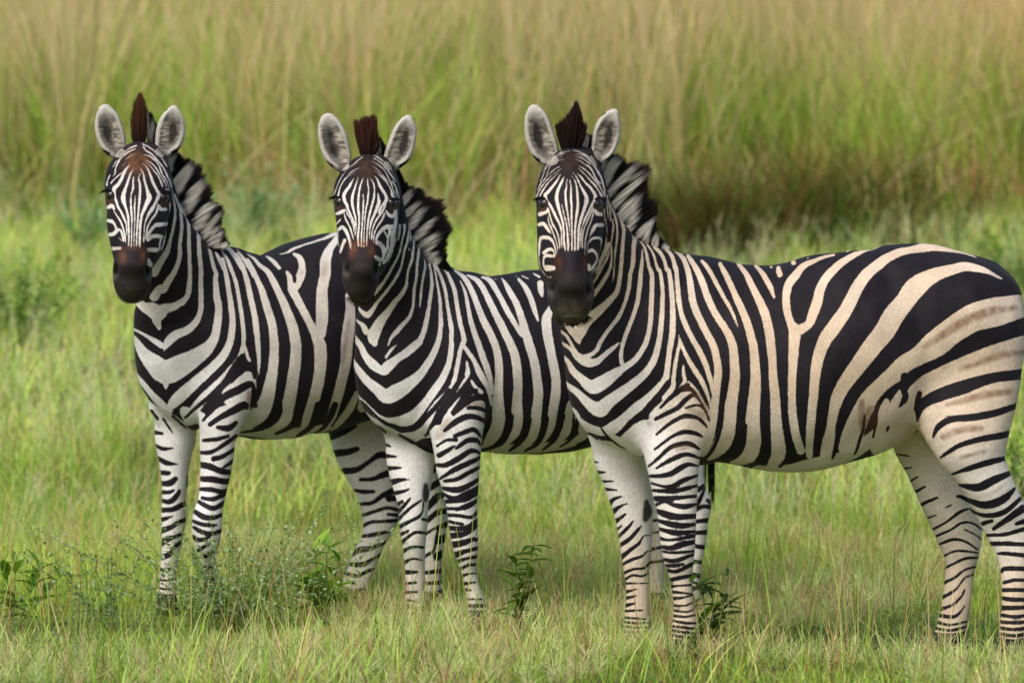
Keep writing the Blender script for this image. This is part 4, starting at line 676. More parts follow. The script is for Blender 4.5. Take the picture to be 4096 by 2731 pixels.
# ------------------------------------------------------------------ zebras
def fp(fr, x, y): f = FR[fr]; return f[0]+x/f[2], f[1]+y/f[2]
def build_zebra(idx):
    z = Z[idx]; rs = np.random.RandomState(idx*7+1)
    B = Body()
    B.parts.append(Sweep(z['torso'], .05, 'body'))
    B.parts.append(Sweep(z['neck'], .06, 'body'))
    for i, (yt, st) in enumerate(z['legs']): B.parts.append(Sweep(st, .04, 'leg%d' % i))
    for i, st in enumerate(z['head']): B.parts.append(Sweep(st, .022 if i == 0 else .03, 'head'))
    for st in z['ears']: B.parts.append(Sweep(st, .012, 'ear'))
    for st in z['ears']:                                     # the hollow of each ear
        inner = [(a+(c-a)*.1, b+(d-b)*.1, c-(c-a)*.1, d-(d-b)*.1, Yy-.034, bb) for a, b, c, d, Yy, bb in st[1:]]
        B.cuts.append(Sweep(inner, .01))
    for px, py, Yn, sgn in z['nostrils']:
        B.cuts.append(Ball(P(px, py, Yn), (.013, .026, .024), .012))
    D, org, h = B.grid(.0095)
    V, Q = surface_nets(D, org, h)
    V = B.project(V, 1)
    def labels_of(V):
        d, L = B.eval(V, True); names = list(L); return names, np.argmin(np.stack([L[n] for n in names]), 0)
    names, lab = labels_of(V)
    isface = np.isin(lab, [names.index('head'), names.index('ear')])
    allq = np.ones(len(Q), bool); V, Q, _ = split(V, Q, allq)
    V = B.project(V, 1, .003)
    names, lab = labels_of(V); isface = np.isin(lab, [names.index('head'), names.index('ear')])
    V, Q2, polys = split(V, Q, isface[Q].any(1))
    names, lab = labels_of(V)
    n = len(V); XY = side_view(V)
    head = lab == names.index('head'); ear = lab == names.index('ear')
    F = np.full(n, 26.)
    sb = strokes(S_BODY[idx]); sl = strokes(S_LEG[idx]); sh = strokes(S_HEAD[idx])
    for i, (yt, st) in enumerate(z['legs']):
        m = (lab == names.index('leg%d' % i)) & (XY[:, 1] > yt); F[m] = -26
    body = ~(head | ear)
    # stripes wander: the drawn pattern is read with a small warp so edges are hand-made
    XB = XY[body]; fb = paint(F[body], XB, sb+[(s, np.c_[p[:, :2], p[:, 2]*(1.08 if idx == 1 else .98)+(1.0 if idx == 1 else .4)]) if s == '-' else (s, p) for s, p in sl]); F[body] = fb
    F[head] = paint(np.full(head.sum(), 26.), XY[head], [(s, np.c_[p[:, :2], p[:, 2]*.8]) if s == '+' and p[:, 2].max() < 15 else (s, p) for s, p in sh])
    # backs of legs and the far side keep the pattern, the inside of the legs is plainer
    ctr = P(2048, 1365, z['Y'])
    # coat colours
    n1 = noise3(V, 5); n2 = noise3(V, 22); n3 = noise3(V, 60)
    zz = V[:, 2]
    base = {3: (.62, .50, .375), 2: (.60, .57, .51), 1: (.59, .56, .50)}[idx]
    white = {3: (.78, .77, .76), 2: (.75, .76, .77), 1: (.74, .75, .77)}[idx]
    base = np.array(base); white = np.array(white)
    w = np.clip((n1-.35)*1.6, 0, 1)
    chest = {3: (2430, 1660), 2: (1600, 1640), 1: (690, 1560)}[idx]
    cw = np.exp(-((XY[:, 0]-chest[0])/260)**2-((XY[:, 1]-chest[1])/330)**2)
    legw = np.clip((XY[:, 1]-1720)/150, 0, 1)*np.clip((2400-XY[:, 1])/300, .2, 1)
    w = np.clip(.35*w+cw*1.1+legw*.6, 0, 1)
    w[head] = .5; 
    tint = base[None]*(1-w)[:, None]+white[None]*w[:, None]
    tint *= (.88+.24*n2)[:, None]
    low = np.clip((.35-zz)/.3, 0, 1)[:, None]; tint = tint*(1-low*.35)+np.array((.42, .33, .2))*low*.35
    dark = np.ones((n, 3))*np.array((.0115, .0095, .0135))*(.7+.7*n2)[:, None]
    def soft(txt, col, amt, arr):
        k = (lay(XY, strokes(txt))*amt)[:, None]*(.55+.9*n3[:, None]); k = np.clip(k, 0, 1); return arr*(1-k)+np.array(col)*k
    if idx == 3:
        nb = ~(head | ear)
        t2 = soft("+ s 1520,470,24 1420,480,40 1330,505,54 1200,560,50 1100,625,44 1000,690,30;+ s 1560,725,26 1430,745,40 1300,790,30 1200,820,20;+ s 1490,950,30 1350,965,46 1220,1000,34 1120,1025,20;+ s 1320,1160,28 1210,1165,40 1110,1205,40;+ s 1330,1290,16 1210,1320,20;+ s 640,1010,30 640,1100,50 650,1180,30", (.26, .16, .10), .75, tint)
        tint[nb] = t2[nb]
        t2 = soft("+ r 900,880,40 960,960,40 990,1050,30;+ r 880,1000,40 960,1030,40;+ r 620,1090,30;+ r 800,1250,20 880,1230,20;+ s 700,1060,60 650,1160,50", (.22, .13, .09), .6, tint); tint[nb] = t2[nb]
        d2 = soft("+ s 720,1060,90 700,1150,70 640,1180,60;+ r 860,860,60 960,980,50 980,1080,40;+ r 830,1060,30 930,1070,30;+ r 780,1240,30 880,1225,24", (.06, .028, .018), .8, dark); dark[nb] = d2[nb]
        ch = "- v 445,480,30 452,540,58 440,590,36"
    elif idx == 2:
        nb = ~(head | ear)
        t2 = soft("+ q 800,960,60 880,1000,50 900,1080,50;+ q 650,1080,60 600,1160,60;+ q 260,1150,40 480,1230,40", (.30, .2, .13), .5, tint); tint[nb] = t2[nb]
        ch = "- u 700,420,36 703,470,52 697,520,36"
    else:
        nb = ~(head | ear)
        t2 = soft("+ p 1290,240,20 1280,300,24 1275,340,16;+ p 1440,600,20 1420,700,30 1400,850,24;+ p 820,1060,50 830,1130,50;+ p 690,980,30;+ p 1140,290,20", (.30, .2, .17), .6, tint); tint[nb] = t2[nb]
        ch = "- t 500,400,24 500,440,34 495,480,24"
    fc = paint(np.full(n, -26.), XY, strokes(ch)); m = body & (fc > -4) & np.isin(lab, [names.index('leg1')])
    k = np.clip((fc+4)/8, 0, 1)[:, None]; k[~m] = 0; tint = tint*(1-k)+np.array((.045, .045, .05))*k
    # hooves and the dirty fetlocks
    hz = {3: .055, 2: .065, 1: .07}[idx]
    hoof = body & (zz < hz); F[hoof] = 26; dark[hoof] = np.array((.035, .03, .025))*(.6+.8*n2[hoof])[:, None]
    # muzzle, nose and forehead
    sc = {3: 1.0, 2: .93, 1: .95}[idx]
    def blob(x, y, rx, ry): return np.exp(-((XY[:, 0]-x)/rx)**2-((XY[:, 1]-y)/ry)**2)
    mz = {3: (2289, 1150, 1035, 1250), 2: (1448, 1095, 985, 1190), 1: (532, 1095, 1005, 1180)}[idx]
    cx, cy, yb, yc = mz
    g = (head & (XY[:, 1] > yb-70))
    ro = {3: 54, 2: 36, 1: 43}[idx]
    b1 = np.clip(blob(cx-ro, yb+20, 17, 34*sc)+blob(cx+ro, yb+20, 17, 34*sc)+(.4 if idx != 3 else 0)*blob(cx, yb-10, 38, 10), 0, 1)*g*(.62 if idx != 3 else .5)
    rust = {3: (.14, .045, .025), 2: (.20, .085, .045), 1: (.17, .075, .04)}[idx]
    dark = dark*(1-b1[:, None]*.9)+np.array(rust)*(b1*.9*(.5+n3))[:, None]
    chin = np.clip(blob(cx, yc+10, 90*sc, 42*sc)*(.9 if idx == 3 else .35), 0, 1)*g
    dark = dark*(1-chin[:, None])+np.array((.10, .085, .055))*(chin*(.5+n3))[:, None]
    mzl = np.clip((XY[:, 1]-yb-20)/60, 0, 1)*g*(1-chin)*.5
    dark = dark*(1-mzl[:, None])+np.array((.022, .019, .015))*(mzl*(.6+.8*n3))[:, None]
    dk = blob(cx, yb-10, 70*sc, 22*sc)*head
    tint = tint*(1-dk[:, None]*.8)+np.array((.4, .2, .1))*(dk*.8)[:, None]
    ct = {3: (2288, 655), 2: (1468, 685), 1: (553, 660)}[idx]
    st = {3: 44, 2: 46, 1: 52}[idx]
    cr = np.clip(blob(ct[0], ct[1]-10, st, st*1.0)*1.4, 0, 1)*head
    hc = {3: (.035, .018, .012), 2: (.06, .03, .018), 1: (.13, .055, .025)}[idx]
    lc = {3: (.12, .07, .045), 2: (.20, .11, .07), 1: (.30, .15, .075)}[idx]; cr = cr*(.55+.5*n3)
    tint = tint*(1-cr[:, None])+np.array(lc)*(cr*(.6+.8*n3))[:, None]; dark = dark*(1-cr[:, None])+np.array(hc)*.7*(cr*(.6+.8*n3))[:, None]
    # grey down where the ears grow out, rim highlight painted as a grey ring round the nostrils
    for st_ in z['ears']:
        bx, by = (st_[0][0]+st_[0][2])/2, (st_[0][1]+st_[0][3])/2+2
        k = blob(bx, by, 30*sc, 24*sc)*head; F = np.where(k > .45, np.minimum(F, -(k-.45)*60), F); k = np.clip(k*1.6, 0, 1)[:, None]
        tint = tint*(1-k)+np.array((.30, .28, .25))*k*(.4+1.1*n3)[:, None]
    for px, py, Yn, sgn in z['nostrils']:
        k = np.clip(blob(px-sgn*10*sc, py+16*sc, 17*sc, 26*sc)*head, 0, 1)*.8; dark = dark*(1-k[:, None])+np.array((.07, .065, .06))*(k*(.5+n3))[:, None]
        k = np.clip(blob(px, py-1, 9*sc, 15*sc)*head*1.5, 0, 1); dark = dark*(1-k[:, None])+np.array((.004, .004, .004))*k[:, None]
    # mouth line and eyelids
    for ex, ey in z['eyes']:
        e = blob(ex, ey+4, 25*sc, 25*sc)*head; e = np.clip(e*1.9-.35, 0, 1)
        F = np.where(e > .35, np.maximum(F, (e-.35)*40), F)
        s2 = blob(ex, ey+26*sc, 20, 12)*head; dark = dark*(1-.5*s2[:, None])+np.array((.14, .06, .04))*(.5*s2)[:, None]
    # ears: grey downy hollow, pale rim, dark back
    if ear.any():
        for st_ in z['ears']:
            s = np.array(st_); yy = XY[:, 1]; o = np.argsort((s[:, 1]+s[:, 3])/2); ym = ((s[:, 1]+s[:, 3])/2)[o]
            xl = np.interp(yy, ym, s[o, 0]); xr = np.interp(yy, ym, s[o, 2]); u = (XY[:, 0]-xl)/(xr-xl)*2-1
            m = ear & (np.abs(u) < 1.4); left = st_ is z['ears'][0]; t = np.clip((yy-ym[0])/(ym[-1]-ym[0]), 0, 1)
            uu = u if left else -u                                   # -1 outer rim, +1 inner rim
            q = np.stack([V[:, 0]*14, V[:, 1]*8, V[:, 2]*40], 1); st1 = noise3(q, 4.5); st2 = noise3(V, 75)
            col = np.array((.20, .19, .17))*(.35+1.3*st1*(.5+st2))[:, None]
            dkk = np.exp(-((uu+.15+.3*(t-.5))/.30)**2)*np.exp(-((t-.52)/.30)**2)*np.clip(.4+1.4*noise3(V, 45), 0, 1)
            col = col*(1-np.clip(dkk*1.7, 0, .97)[:, None])+np.array((.02, .018, .016))*np.clip(dkk*1.7, 0, .97)[:, None]
            tuft = np.exp(-((uu-.45)/.28)**2)*np.clip((st1-.35)*3, 0, 1)*(t > .3)*.7
            col = col*(1-tuft[:, None])+np.array((.5, .46, .38))*tuft[:, None]
            rim = np.clip((np.abs(u)-.66)*4.5, 0, 1); rim = np.maximum(rim, np.clip(1-t*5, 0, 1)); col = col*(1-rim[:, None])+np.array((.50, .49, .45))*rim[:, None]
            bs = np.clip((t-.86)*6, 0, 1); col = col*(1-.6*bs[:, None])+np.array((.06, .05, .05))*.6*bs[:, None]
            front = V[:, 1] < s[:, 4].mean()-.002
            back = ~front; bf = np.where((t < .35) & (t > .08) | (t > .6), 26., -26.)
            tint[m] = col[m]; F[m] = np.where(back[m] & ((np.abs(u[m]) > 1.02) | (V[m, 1] > s[:, 4].mean()+.01)), bf[m], -26)
    for arr in (tint, dark): np.clip(arr, 0, 1, arr)
    # muscle and loose skin: low swells along the normals
    nv = np.zeros((n, 3)); a_, b_, c_, d_ = [V[Q2[:, i]] for i in range(4)]; fn = np.cross(c_-a_, d_-b_)
    for i in range(4): np.add.at(nv, Q2[:, i], fn)
    nv /= np.linalg.norm(nv, axis=1)[:, None]+1e-12
    swell = (noise3(V*np.array((1, 1, .55)), 8)-.5)*.016+(noise3(V*np.array((1, 1, .5)), 19)-.5)*.006
    swell = np.where(head | ear, (noise3(V, 26)-.5)*.0025, swell)*np.clip((zz-.35)/.4+.35, .3, 1)
    V = V+nv*swell[:, None]
    flat = np.concatenate([Q2.ravel()]+[np.array(p) for p in polys]); starts = np.concatenate([np.arange(len(Q2))*4, len(Q2)*4+np.concatenate([[0], np.cumsum([len(p) for p in polys])[:-1]])]).astype(int) if polys else np.arange(len(Q2))*4
    org = P((z['torso'][3][0]+z['torso'][3][2])/2, 2500, z['Y']); org[2] = 0
    root = bpy.data.objects.new("zebra", None); COL.objects.link(root); root.location = org; root.empty_display_size = .3
    tag(root, z['label'], "zebra", "zebras standing in line")
    def child(o): o.parent = root; o.location = (0, 0, 0); return o
    child(build_mesh("body", V, flat, starts, M_COAT, root, org, True, tint=tint, field=F, dark=dark))
    hit = np.where(head)[0]
    def front(px, py, msk=head):                 # first point of the skin met there
        d = np.hypot(XY[:, 0]-px, XY[:, 1]-py); d[~msk] = 1e9; c = np.argsort(d)[:40]; return V[c[np.argmin(V[c, 1])]]
    # eyes
    for j, (ex, ey) in enumerate(z['eyes']):
        p = front(ex, ey); sx = -1 if j == 0 else 1; c = p+np.array((-sx*.007, .010, 0))
        me = bpy.data.meshes.new("eye"); import bmesh
        bm = bmesh.new(); bmesh.ops.create_uvsphere(bm, u_segments=20, v_segments=14, radius=.0215); bm.to_mesh(me); bm.free()
        me.polygons.foreach_set("use_smooth", [True]*len(me.polygons)); me.materials.append(M_EYE)
        e = bpy.data.objects.new("eye", me); COL.objects.link(e); e.parent = root; e.location = c-org
        # lashes over the eye
        nl = 46; a = rs.uniform(-1, 1, nl); bs = c+np.stack([a*.014+sx*.006, -.017+.008*np.abs(a), .017-.005*a*a], 1)
        tp = bs+np.stack([a*.006+sx*rs.uniform(.010, .024, nl), -rs.uniform(.010, .022, nl), -rs.uniform(-.002, .010, nl)], 1)
        Vv, Ff, Ss, Tt, _ = strips(bs, tp, np.full(nl, .0022), np.zeros((nl, 3))+[0, 0, .012], np.tile([0, .3, .95], (nl, 1)), 2, np.full((nl, 3), .006), np.full((nl, 3), .006), .9)
        child(build_mesh("eyelashes", Vv, Ff, Ss, M_HAIR, root, org, True, tint=Tt))
    # mane: stiff hairs from the crest to the ragged outline
    A = np.array([fp(z['mf'], *a) for a, b in z['mane']]); O = np.array([fp(z['mf'], *b) for a, b in z['mane']])
    nm = 11000; seg = np.hypot(*np.diff(A, axis=0).T); cs = np.concatenate([[0], np.cumsum(seg)]); u = rs.uniform(0, cs[-1], nm)
    def along(X): return np.stack([np.interp(u, cs, X[:, 0]), np.interp(u, cs, X[:, 1])], 1)
    a = along(A); o = along(O); ln = np.where(rs.rand(nm) < .15, rs.uniform(1, 1.1, nm), rs.uniform(.8, 1.0, nm)); ln *= 1-.12*(noise3(np.stack([u, u*0, u*0], 1), .09)-.5)*2
    side = rs.normal(0, .5, nm); Yc = np.interp(u, [0, cs[-1]], z['mY'])
    dxy = o-a; per = np.stack([-dxy[:, 1], dxy[:, 0]], 1)
    a2 = a-dxy/np.linalg.norm(dxy, axis=1)[:, None]*38; fan = rs.normal(0, .016, nm)[:, None]
    tipxy = a+dxy*ln[:, None]+per*fan
    thick = np.clip(side, -1, 1)*.022
    bp = P(a2[:, 0], a2[:, 1], Yc+thick); tp = P(tipxy[:, 0], tipxy[:, 1], Yc+thick*1.5+rs.normal(0, .006, nm))
    wd = rs.uniform(.0016, .003, nm); sd_ = rs.normal(0, .25, (nm, 3)); dir_ = (tp-bp); per3 = np.cross(dir_, np.array([0, 1, 0])+sd_); per3 /= np.linalg.norm(per3, axis=1)[:, None]
    bend = np.stack([rs.normal(0, .006, nm), rs.normal(0, .006, nm), rs.normal(0, .006, nm)], 1)
    one = np.ones((nm, 3)); Vv, Ff, Ss, Tt, tt = strips(bp, tp, wd, bend, per3, 5, one, one, .85)
    ff = paint(np.full(len(Vv), 26.), side_view(Vv), strokes(S_MANE[idx])+[s for s in sb if s[0] == '+' and idx == 0])
    sh_ = np.repeat(rs.uniform(.7, 1.2, nm), 12)[:, None]; wcol = np.array((.88, .86, .80)); dcol = np.array((.008, .008, .011))
    kk = np.clip(.5-(ff-(5 if idx == 1 else 6))/5, 0, 1); tipd = np.clip((tt*np.repeat(ln, 12)-.86)*9+np.repeat(rs.uniform(-.6, .3, nm), 12), 0, 1); kk = kk*(1-tipd)
    colr = wcol*kk[:, None]+dcol*(1-kk)[:, None]; tb = (tipd*(rs.rand(nm) < .6).repeat(12))[:, None]; colr = colr*(1-tb)+np.array((.045, .02, .014))*tb
    child(build_mesh("mane", Vv, Ff, Ss, M_HAIR, root, org, True, tint=np.clip(colr*sh_, 0, 1)))
    # forelock between the ears
    A = np.array([fp(z['lf'], *a) for a, b in z['lock']]); O = np.array([fp(z['lf'], *b) for a, b in z['lock']]); nf = 3000
    u = rs.uniform(0, len(A)-1, nm)[:nf]; xi = np.arange(len(A)); a = np.stack([np.interp(u, xi, A[:, 0]), np.interp(u, xi, A[:, 1])], 1); o = np.stack([np.interp(u, xi, O[:, 0]), np.interp(u, xi, O[:, 1])], 1)
    ln = rs.uniform(.62, 1.05, nf); dxy = o-a; tipxy = a+dxy*ln[:, None]+np.stack([rs.normal(0, 4, nf), rs.normal(0, 4, nf)], 1); a = a-dxy*.12
    th = rs.normal(0, .012, nf); back_ = rs.uniform(0, .05, nf)
    bp = P(a[:, 0], a[:, 1], z['lY']+.02+th+back_*.6); tp = P(tipxy[:, 0], tipxy[:, 1], z['lY']+.03+th*1.6+back_)
    per3 = np.cross(tp-bp, np.array([0, 1, 0])+rs.normal(0, .3, (nf, 3))); per3 /= np.linalg.norm(per3, axis=1)[:, None]
    c0, c1 = [np.array(c) for c in z['lcol']]; r_ = rs.uniform(.5, 1.4, nf)[:, None]
    bend = rs.normal(0, .012, (nf, 3)); Vv, Ff, Ss, Tt, tt = strips(bp, tp, rs.uniform(.003, .005, nf), bend, per3, 4, c0*r_, c1*r_, .85)
    child(build_mesh("forelock", Vv, Ff, Ss, M_HAIR, root, org, True, tint=Tt))
    # chin bristles
    cx_, cy_ = {3: (2290, 1280), 2: (1448, 1200), 1: (528, 1196)}[idx]; nb_ = 340
    ang = rs.uniform(-1.25, 1.25, nb_); rx = {3: 62, 2: 48, 1: 46}[idx]
    bx = cx_+np.sin(ang)*rx; by = cy_-28+np.cos(ang)*26; l = rs.uniform(12, 34, nb_)*({3: 1.0, 2: .9, 1: .6}[idx])
    Yh = z['head'][0][-1][4]+rs.uniform(.0, .06, nb_)
    bp = P(bx, by, Yh); tp = P(bx+np.sin(ang)*l, by+np.cos(ang)*l+4, Yh+rs.uniform(-.01, .02, nb_))
    per3 = np.tile([1., 0, 0], (nb_, 1)); cc = np.array((.06, .045, .02))*rs.uniform(.3, 1.6, nb_)[:, None]
    Vv, Ff, Ss, Tt, _ = strips(bp, tp, np.full(nb_, .0018), np.zeros((nb_, 3)), per3, 2, cc, cc, .8)
    child(build_mesh("beard", Vv, Ff, Ss, M_HAIR, root, org, True, tint=Tt))
    # tail
    if idx == 2: t0, t1, t2_, Yt = (2810, 1300), (2838, 1650), (2842, 1960), 17.5
    elif idx == 1: t0, t1, t2_, Yt = (1745, 1200), (1765, 1600), (1735, 1960), 17.85
    else: t0, t1, t2_, Yt = (4082, 1230), (4150, 1500), (4150, 1950), 16.12
    nt_ = 700 if idx != 2 else 60; r = rs.rand(nt_); st0 = np.where(r[:, None] < .45, np.array(t0)+rs.normal(0, 6, (nt_, 2)), np.array(t1)+rs.normal(0, 9, (nt_, 2)))
    en = np.where(r[:, None] < .45, np.array(t1)+rs.normal(0, 9, (nt_, 2)), np.array(t2_)+rs.normal(0, 1, (nt_, 2))*np.array((16, 60)))
    bp = P(st0[:, 0], st0[:, 1], Yt+rs.normal(0, .01, nt_)); tp = P(en[:, 0], en[:, 1], Yt+.03+rs.normal(0, .02, nt_))
    cc = np.where((r < .45)[:, None], np.where(rs.rand(nt_, 1) < .5, .4, .02), .012)*np.ones((1, 3))
    Vv, Ff, Ss, Tt, _ = strips(bp, tp, rs.uniform(.004, .008, nt_), rs.normal(0, .01, (nt_, 3)), np.tile([1., 0, 0], (nt_, 1)), 4, cc, cc, .7)
    child(build_mesh("tail", Vv, Ff, Ss, M_HAIR, root, org, True, tint=Tt))
    return root
import time; _t = time.time()
for i in (3, 2, 1):
    build_zebra(i); print("zebra", i, round(time.time()-_t, 1), flush=True)
# ------------------------------------------------------------------ ground and grass
def ground_z(x, y):
    t = np.clip(y-18.4, 0, None); z = np.where(t < 3, t*t/6*.15, (t-1.5)*.15)
    return z + .012*np.sin(x*2.1+y*1.3)+.012*np.sin(x*.9-y*2.3+1)
def build_ground():
    xs = np.concatenate([[-400, -120, -40], np.linspace(-12, 12, 97), [40, 120, 400]]); ys = np.concatenate([[-60, 0, 8, 12], np.linspace(13, 50, 149), [70, 150, 600]])
    X, Y = np.meshgrid(xs, ys, indexing='ij'); Zg = ground_z(X, np.minimum(Y, 60)); V = np.stack([X, Y, Zg], -1).reshape(-1, 3)
    nx, ny = X.shape; i, j = np.meshgrid(np.arange(nx-1), np.arange(ny-1), indexing='ij'); a = (i*ny+j).ravel()
    F = np.stack([a, a+ny, a+ny+1, a+1], 1)
    m, nt, out = newmat("meadow_soil"); b = N(nt, "ShaderNodeBsdfPrincipled"); nt.links.new(b.outputs[0], out.inputs[0])
    n = N(nt, "ShaderNodeTexNoise"); n.inputs["Scale"].default_value = 9; n.inputs["Detail"].default_value = 6; tc = N(nt, "ShaderNodeTexCoord"); nt.links.new(tc.outputs["Object"], n.inputs["Vector"])
    r = N(nt, "ShaderNodeValToRGB"); nt.links.new(n.outputs[0], r.inputs[0]); e = r.color_ramp.elements
    e[0].position = .35; e[0].color = (.05, .065, .014, 1); e[1].position = .68; e[1].color = (.17, .20, .055, 1)
    nt.links.new(r.outputs[0], b.inputs["Base Color"]); b.inputs["Roughness"].default_value = .95
    o = build_mesh("ground", V, F.ravel(), np.arange(len(F))*4, m, None, (0, 0, 0), True); tag(o, kind="structure"); return o
build_ground()
PAL0 = dict(green=(.165, .255, .032), lime=(.25, .345, .06), olive=(.20, .215, .035), pale=(.37, .455, .13), straw=(.48, .385, .20), tan=(.47, .335, .20), rust=(.30, .145, .075), deep=(.065, .115, .012), mint=(.24, .36, .16))
PAL = {k: tuple(min(.8, c*m) for c, m in zip(v, (1.55, 1.6, 1.5))) for k, v in PAL0.items()}
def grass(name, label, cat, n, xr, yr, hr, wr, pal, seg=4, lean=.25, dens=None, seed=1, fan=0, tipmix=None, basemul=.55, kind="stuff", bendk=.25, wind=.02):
    rs = np.random.RandomState(seed); x = rs.uniform(*xr, n*2); y = rs.uniform(*yr, n*2)
    if dens is not None: k = rs.rand(n*2) < dens(x, y); x, y = x[k][:n], y[k][:n]
    else: x, y = x[:n], y[:n]
    if fan:                                     # gather blades into tussocks
        nc = max(1, len(x)//fan); ci = rs.randint(0, len(x), nc); cx = x[ci]; cy = y[ci]; c = rs.randint(0, nc, len(x)); half = rs.rand(len(x)) < .7
        r = np.abs(rs.normal(0, .12, len(x))); a = rs.uniform(0, 6.283, len(x)); x = np.where(half, cx[c]+r*np.cos(a), x); y = np.where(half, cy[c]+r*np.sin(a), y)
        ox, oy = np.where(half, r*np.cos(a), 0), np.where(half, r*np.sin(a), 0)
    else: ox = oy = np.zeros(len(x))
    n = len(x); h = rs.uniform(0, 1, n)**1.2*(hr[1]-hr[0])+hr[0]; h = h*(.7+.6*noise3(np.stack([x, y, x*0], 1), .9))
    if name not in ('grass_stems', 'foreground_blades'): h = h*(.30+.70*np.clip((y-17.0)/1.6, 0, 1))
    z = ground_z(x, y); base = np.stack([x, y, z-.01], 1)
    ln = rs.normal(0, lean, (n, 2)); ln[:, 0] += wind+ox*1.5; ln[:, 1] += oy*1.5
    tip = base+np.stack([ln[:, 0]*h, ln[:, 1]*h, h*np.sqrt(np.clip(1-.4*(ln**2).sum(1), .3, 1))], 1)
    bend = np.stack([-ln[:, 0]*h*bendk*2, -ln[:, 1]*h*bendk*2, h*.18*np.abs(ln).sum(1)], 1)
    w = rs.uniform(*wr, n); a = rs.uniform(-.9, .9, n); side = np.stack([np.cos(a), np.sin(a), a*0], 1)
    names = list(pal); pr = np.array([pal[k] for k in names], float)
    patch = noise3(np.stack([x, y, x*0+seed], 1), .8); patch2 = noise3(np.stack([x, y, x*0+seed+9], 1), 2.6)
    W = np.tile(pr, (n, 1))
    for q, nm in enumerate(names):
        if nm in ('straw', 'tan', 'rust', 'pale'): W[:, q] *= np.clip(.25+2.2*(patch-.25)+1.2*(patch2-.5), .05, 3)
        if nm == 'deep': W[:, q] *= np.clip(2.5*(.7-patch2), .1, 3)
    W /= W.sum(1)[:, None]; pick = (rs.rand(n)[:, None] > np.cumsum(W, 1)).sum(1).clip(0, len(names)-1)
    col = np.array([PAL[k] for k in names])[pick]*rs.uniform(.7, 1.3, n)[:, None]*(1+.12*rs.normal(0, 1, (n, 3)))
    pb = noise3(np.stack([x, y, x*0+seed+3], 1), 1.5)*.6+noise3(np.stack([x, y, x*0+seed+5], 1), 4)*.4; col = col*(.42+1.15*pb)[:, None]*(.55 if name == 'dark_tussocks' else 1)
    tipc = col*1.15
    if tipmix is not None:
        tc_, am = tipmix; k = (np.clip(rs.normal(am, .35, n), 0, 1))[:, None]; tipc = tipc*(1-k)+np.array(tc_)*k*rs.uniform(.8, 1.2, n)[:, None]
    if name == 'dry_tall_grass': col = col*.5+np.array((.18, .28, .04))*rs.uniform(.6, 1.5, n)[:, None]      # stems are still green lower down
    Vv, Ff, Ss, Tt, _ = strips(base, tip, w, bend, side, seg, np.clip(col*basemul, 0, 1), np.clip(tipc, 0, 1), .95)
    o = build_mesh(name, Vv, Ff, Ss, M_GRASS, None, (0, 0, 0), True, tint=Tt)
    tag(o, label, cat, None, kind); return o, (x, y, tip, h, rs)
def wx(y, e=.6): return y*.106+e
grass("meadow_grass", "short fine green grass in front of and around the zebras", "grass", 95000, (-3.2, 3.2), (14.9, 20.5), (.04, .19), (.0016, .0042), dict(green=.28, lime=.28, pale=.34, olive=.06, straw=.09, rust=.03, deep=.05), 3, .38, seed=2, fan=26, basemul=.7)
grass("foreground_blades", "longer loose green blades along the bottom of the picture", "grass", 1500, (-2.4, 2.4), (14.8, 15.6), (.06, .26), (.002, .006), dict(green=.3, lime=.3, pale=.3, straw=.2, rust=.1), 5, .45, seed=10, basemul=.8)
grass("far_meadow_grass", "short pale green grass between the zebras and the tall stand", "grass", 52000, (-4.2, 4.2), (20.5, 29), (.06, .26), (.004, .009), dict(green=.12, lime=.26, pale=.70, olive=.03, straw=.16), 3, .4, seed=3, fan=30, basemul=.85)
# wispy flower heads of the meadow grass
def wisps(name, label, n, xr, yr, hr, seed, cols, spread=.03, per=14):
    rs = np.random.RandomState(seed); x = rs.uniform(*xr, n); y = rs.uniform(*yr, n); k = noise3(np.stack([x, y, x*0+seed], 1), .9) > .36; x, y = x[k], y[k]; n = len(x)
    z = ground_z(x, y); h = rs.uniform(*hr, n)*(.35+.65*np.clip((y-17)/1.6, 0, 1)); top = np.stack([x+rs.normal(0, .06, n)*h/.3, y+rs.normal(0, .05, n), z+h], 1); base = np.stack([x, y, z], 1)
    c = np.array(cols)[rs.randint(0, len(cols), n)]*rs.uniform(.8, 1.25, n)[:, None]
    V1 = strips(base, top, np.full(n, .0022), rs.normal(0, .02, (n, 3)), np.tile([1., 0, 0], (n, 1)), 3, np.tile(PAL['lime'], (n, 1)), c, .6)
    i = np.repeat(np.arange(n), per); t = rs.uniform(.5, 1, len(i)); b = base[i]*(1-t)[:, None]+top[i]*t[:, None]
    d = rs.normal(0, 1, (len(i), 3))*spread*(1.3-t)[:, None]*2; d[:, 2] = np.abs(d[:, 2])*1.2+.006
    a = rs.uniform(-1, 1, len(i)); V2 = strips(b, b+d, rs.uniform(.0012, .003, len(i)), d*0, np.stack([np.cos(a), np.sin(a), a*0], 1), 1, c[i], c[i]*1.1, .4)
    Vv = np.vstack([V1[0], V2[0]]); Ff = np.concatenate([V1[1], V2[1]+len(V1[0])]); Tt = np.vstack([V1[3], V2[3]])
    o = build_mesh(name, Vv, Ff, np.arange(0, len(Ff), 4), M_GRASS, None, (0, 0, 0), True, tint=np.clip(Tt, 0, 1)); tag(o, label, "grass", None, "stuff"); return o
wisps("grass_flower_heads", "hazy pale seed heads low in the grass at the zebras' feet", 7500, (-3.0, 3.0), (15.6, 19.6), (.05, .17), 11, [(.52, .62, .26), (.58, .56, .30), (.44, .56, .22), (.50, .34, .2)])
wisps("far_flower_heads", "pale seed heads on the short grass behind the zebras", 4500, (-4, 4), (19.5, 28.5), (.14, .34), 12, [(.56, .62, .38), (.66, .60, .42), (.48, .58, .30)], .04, 10)
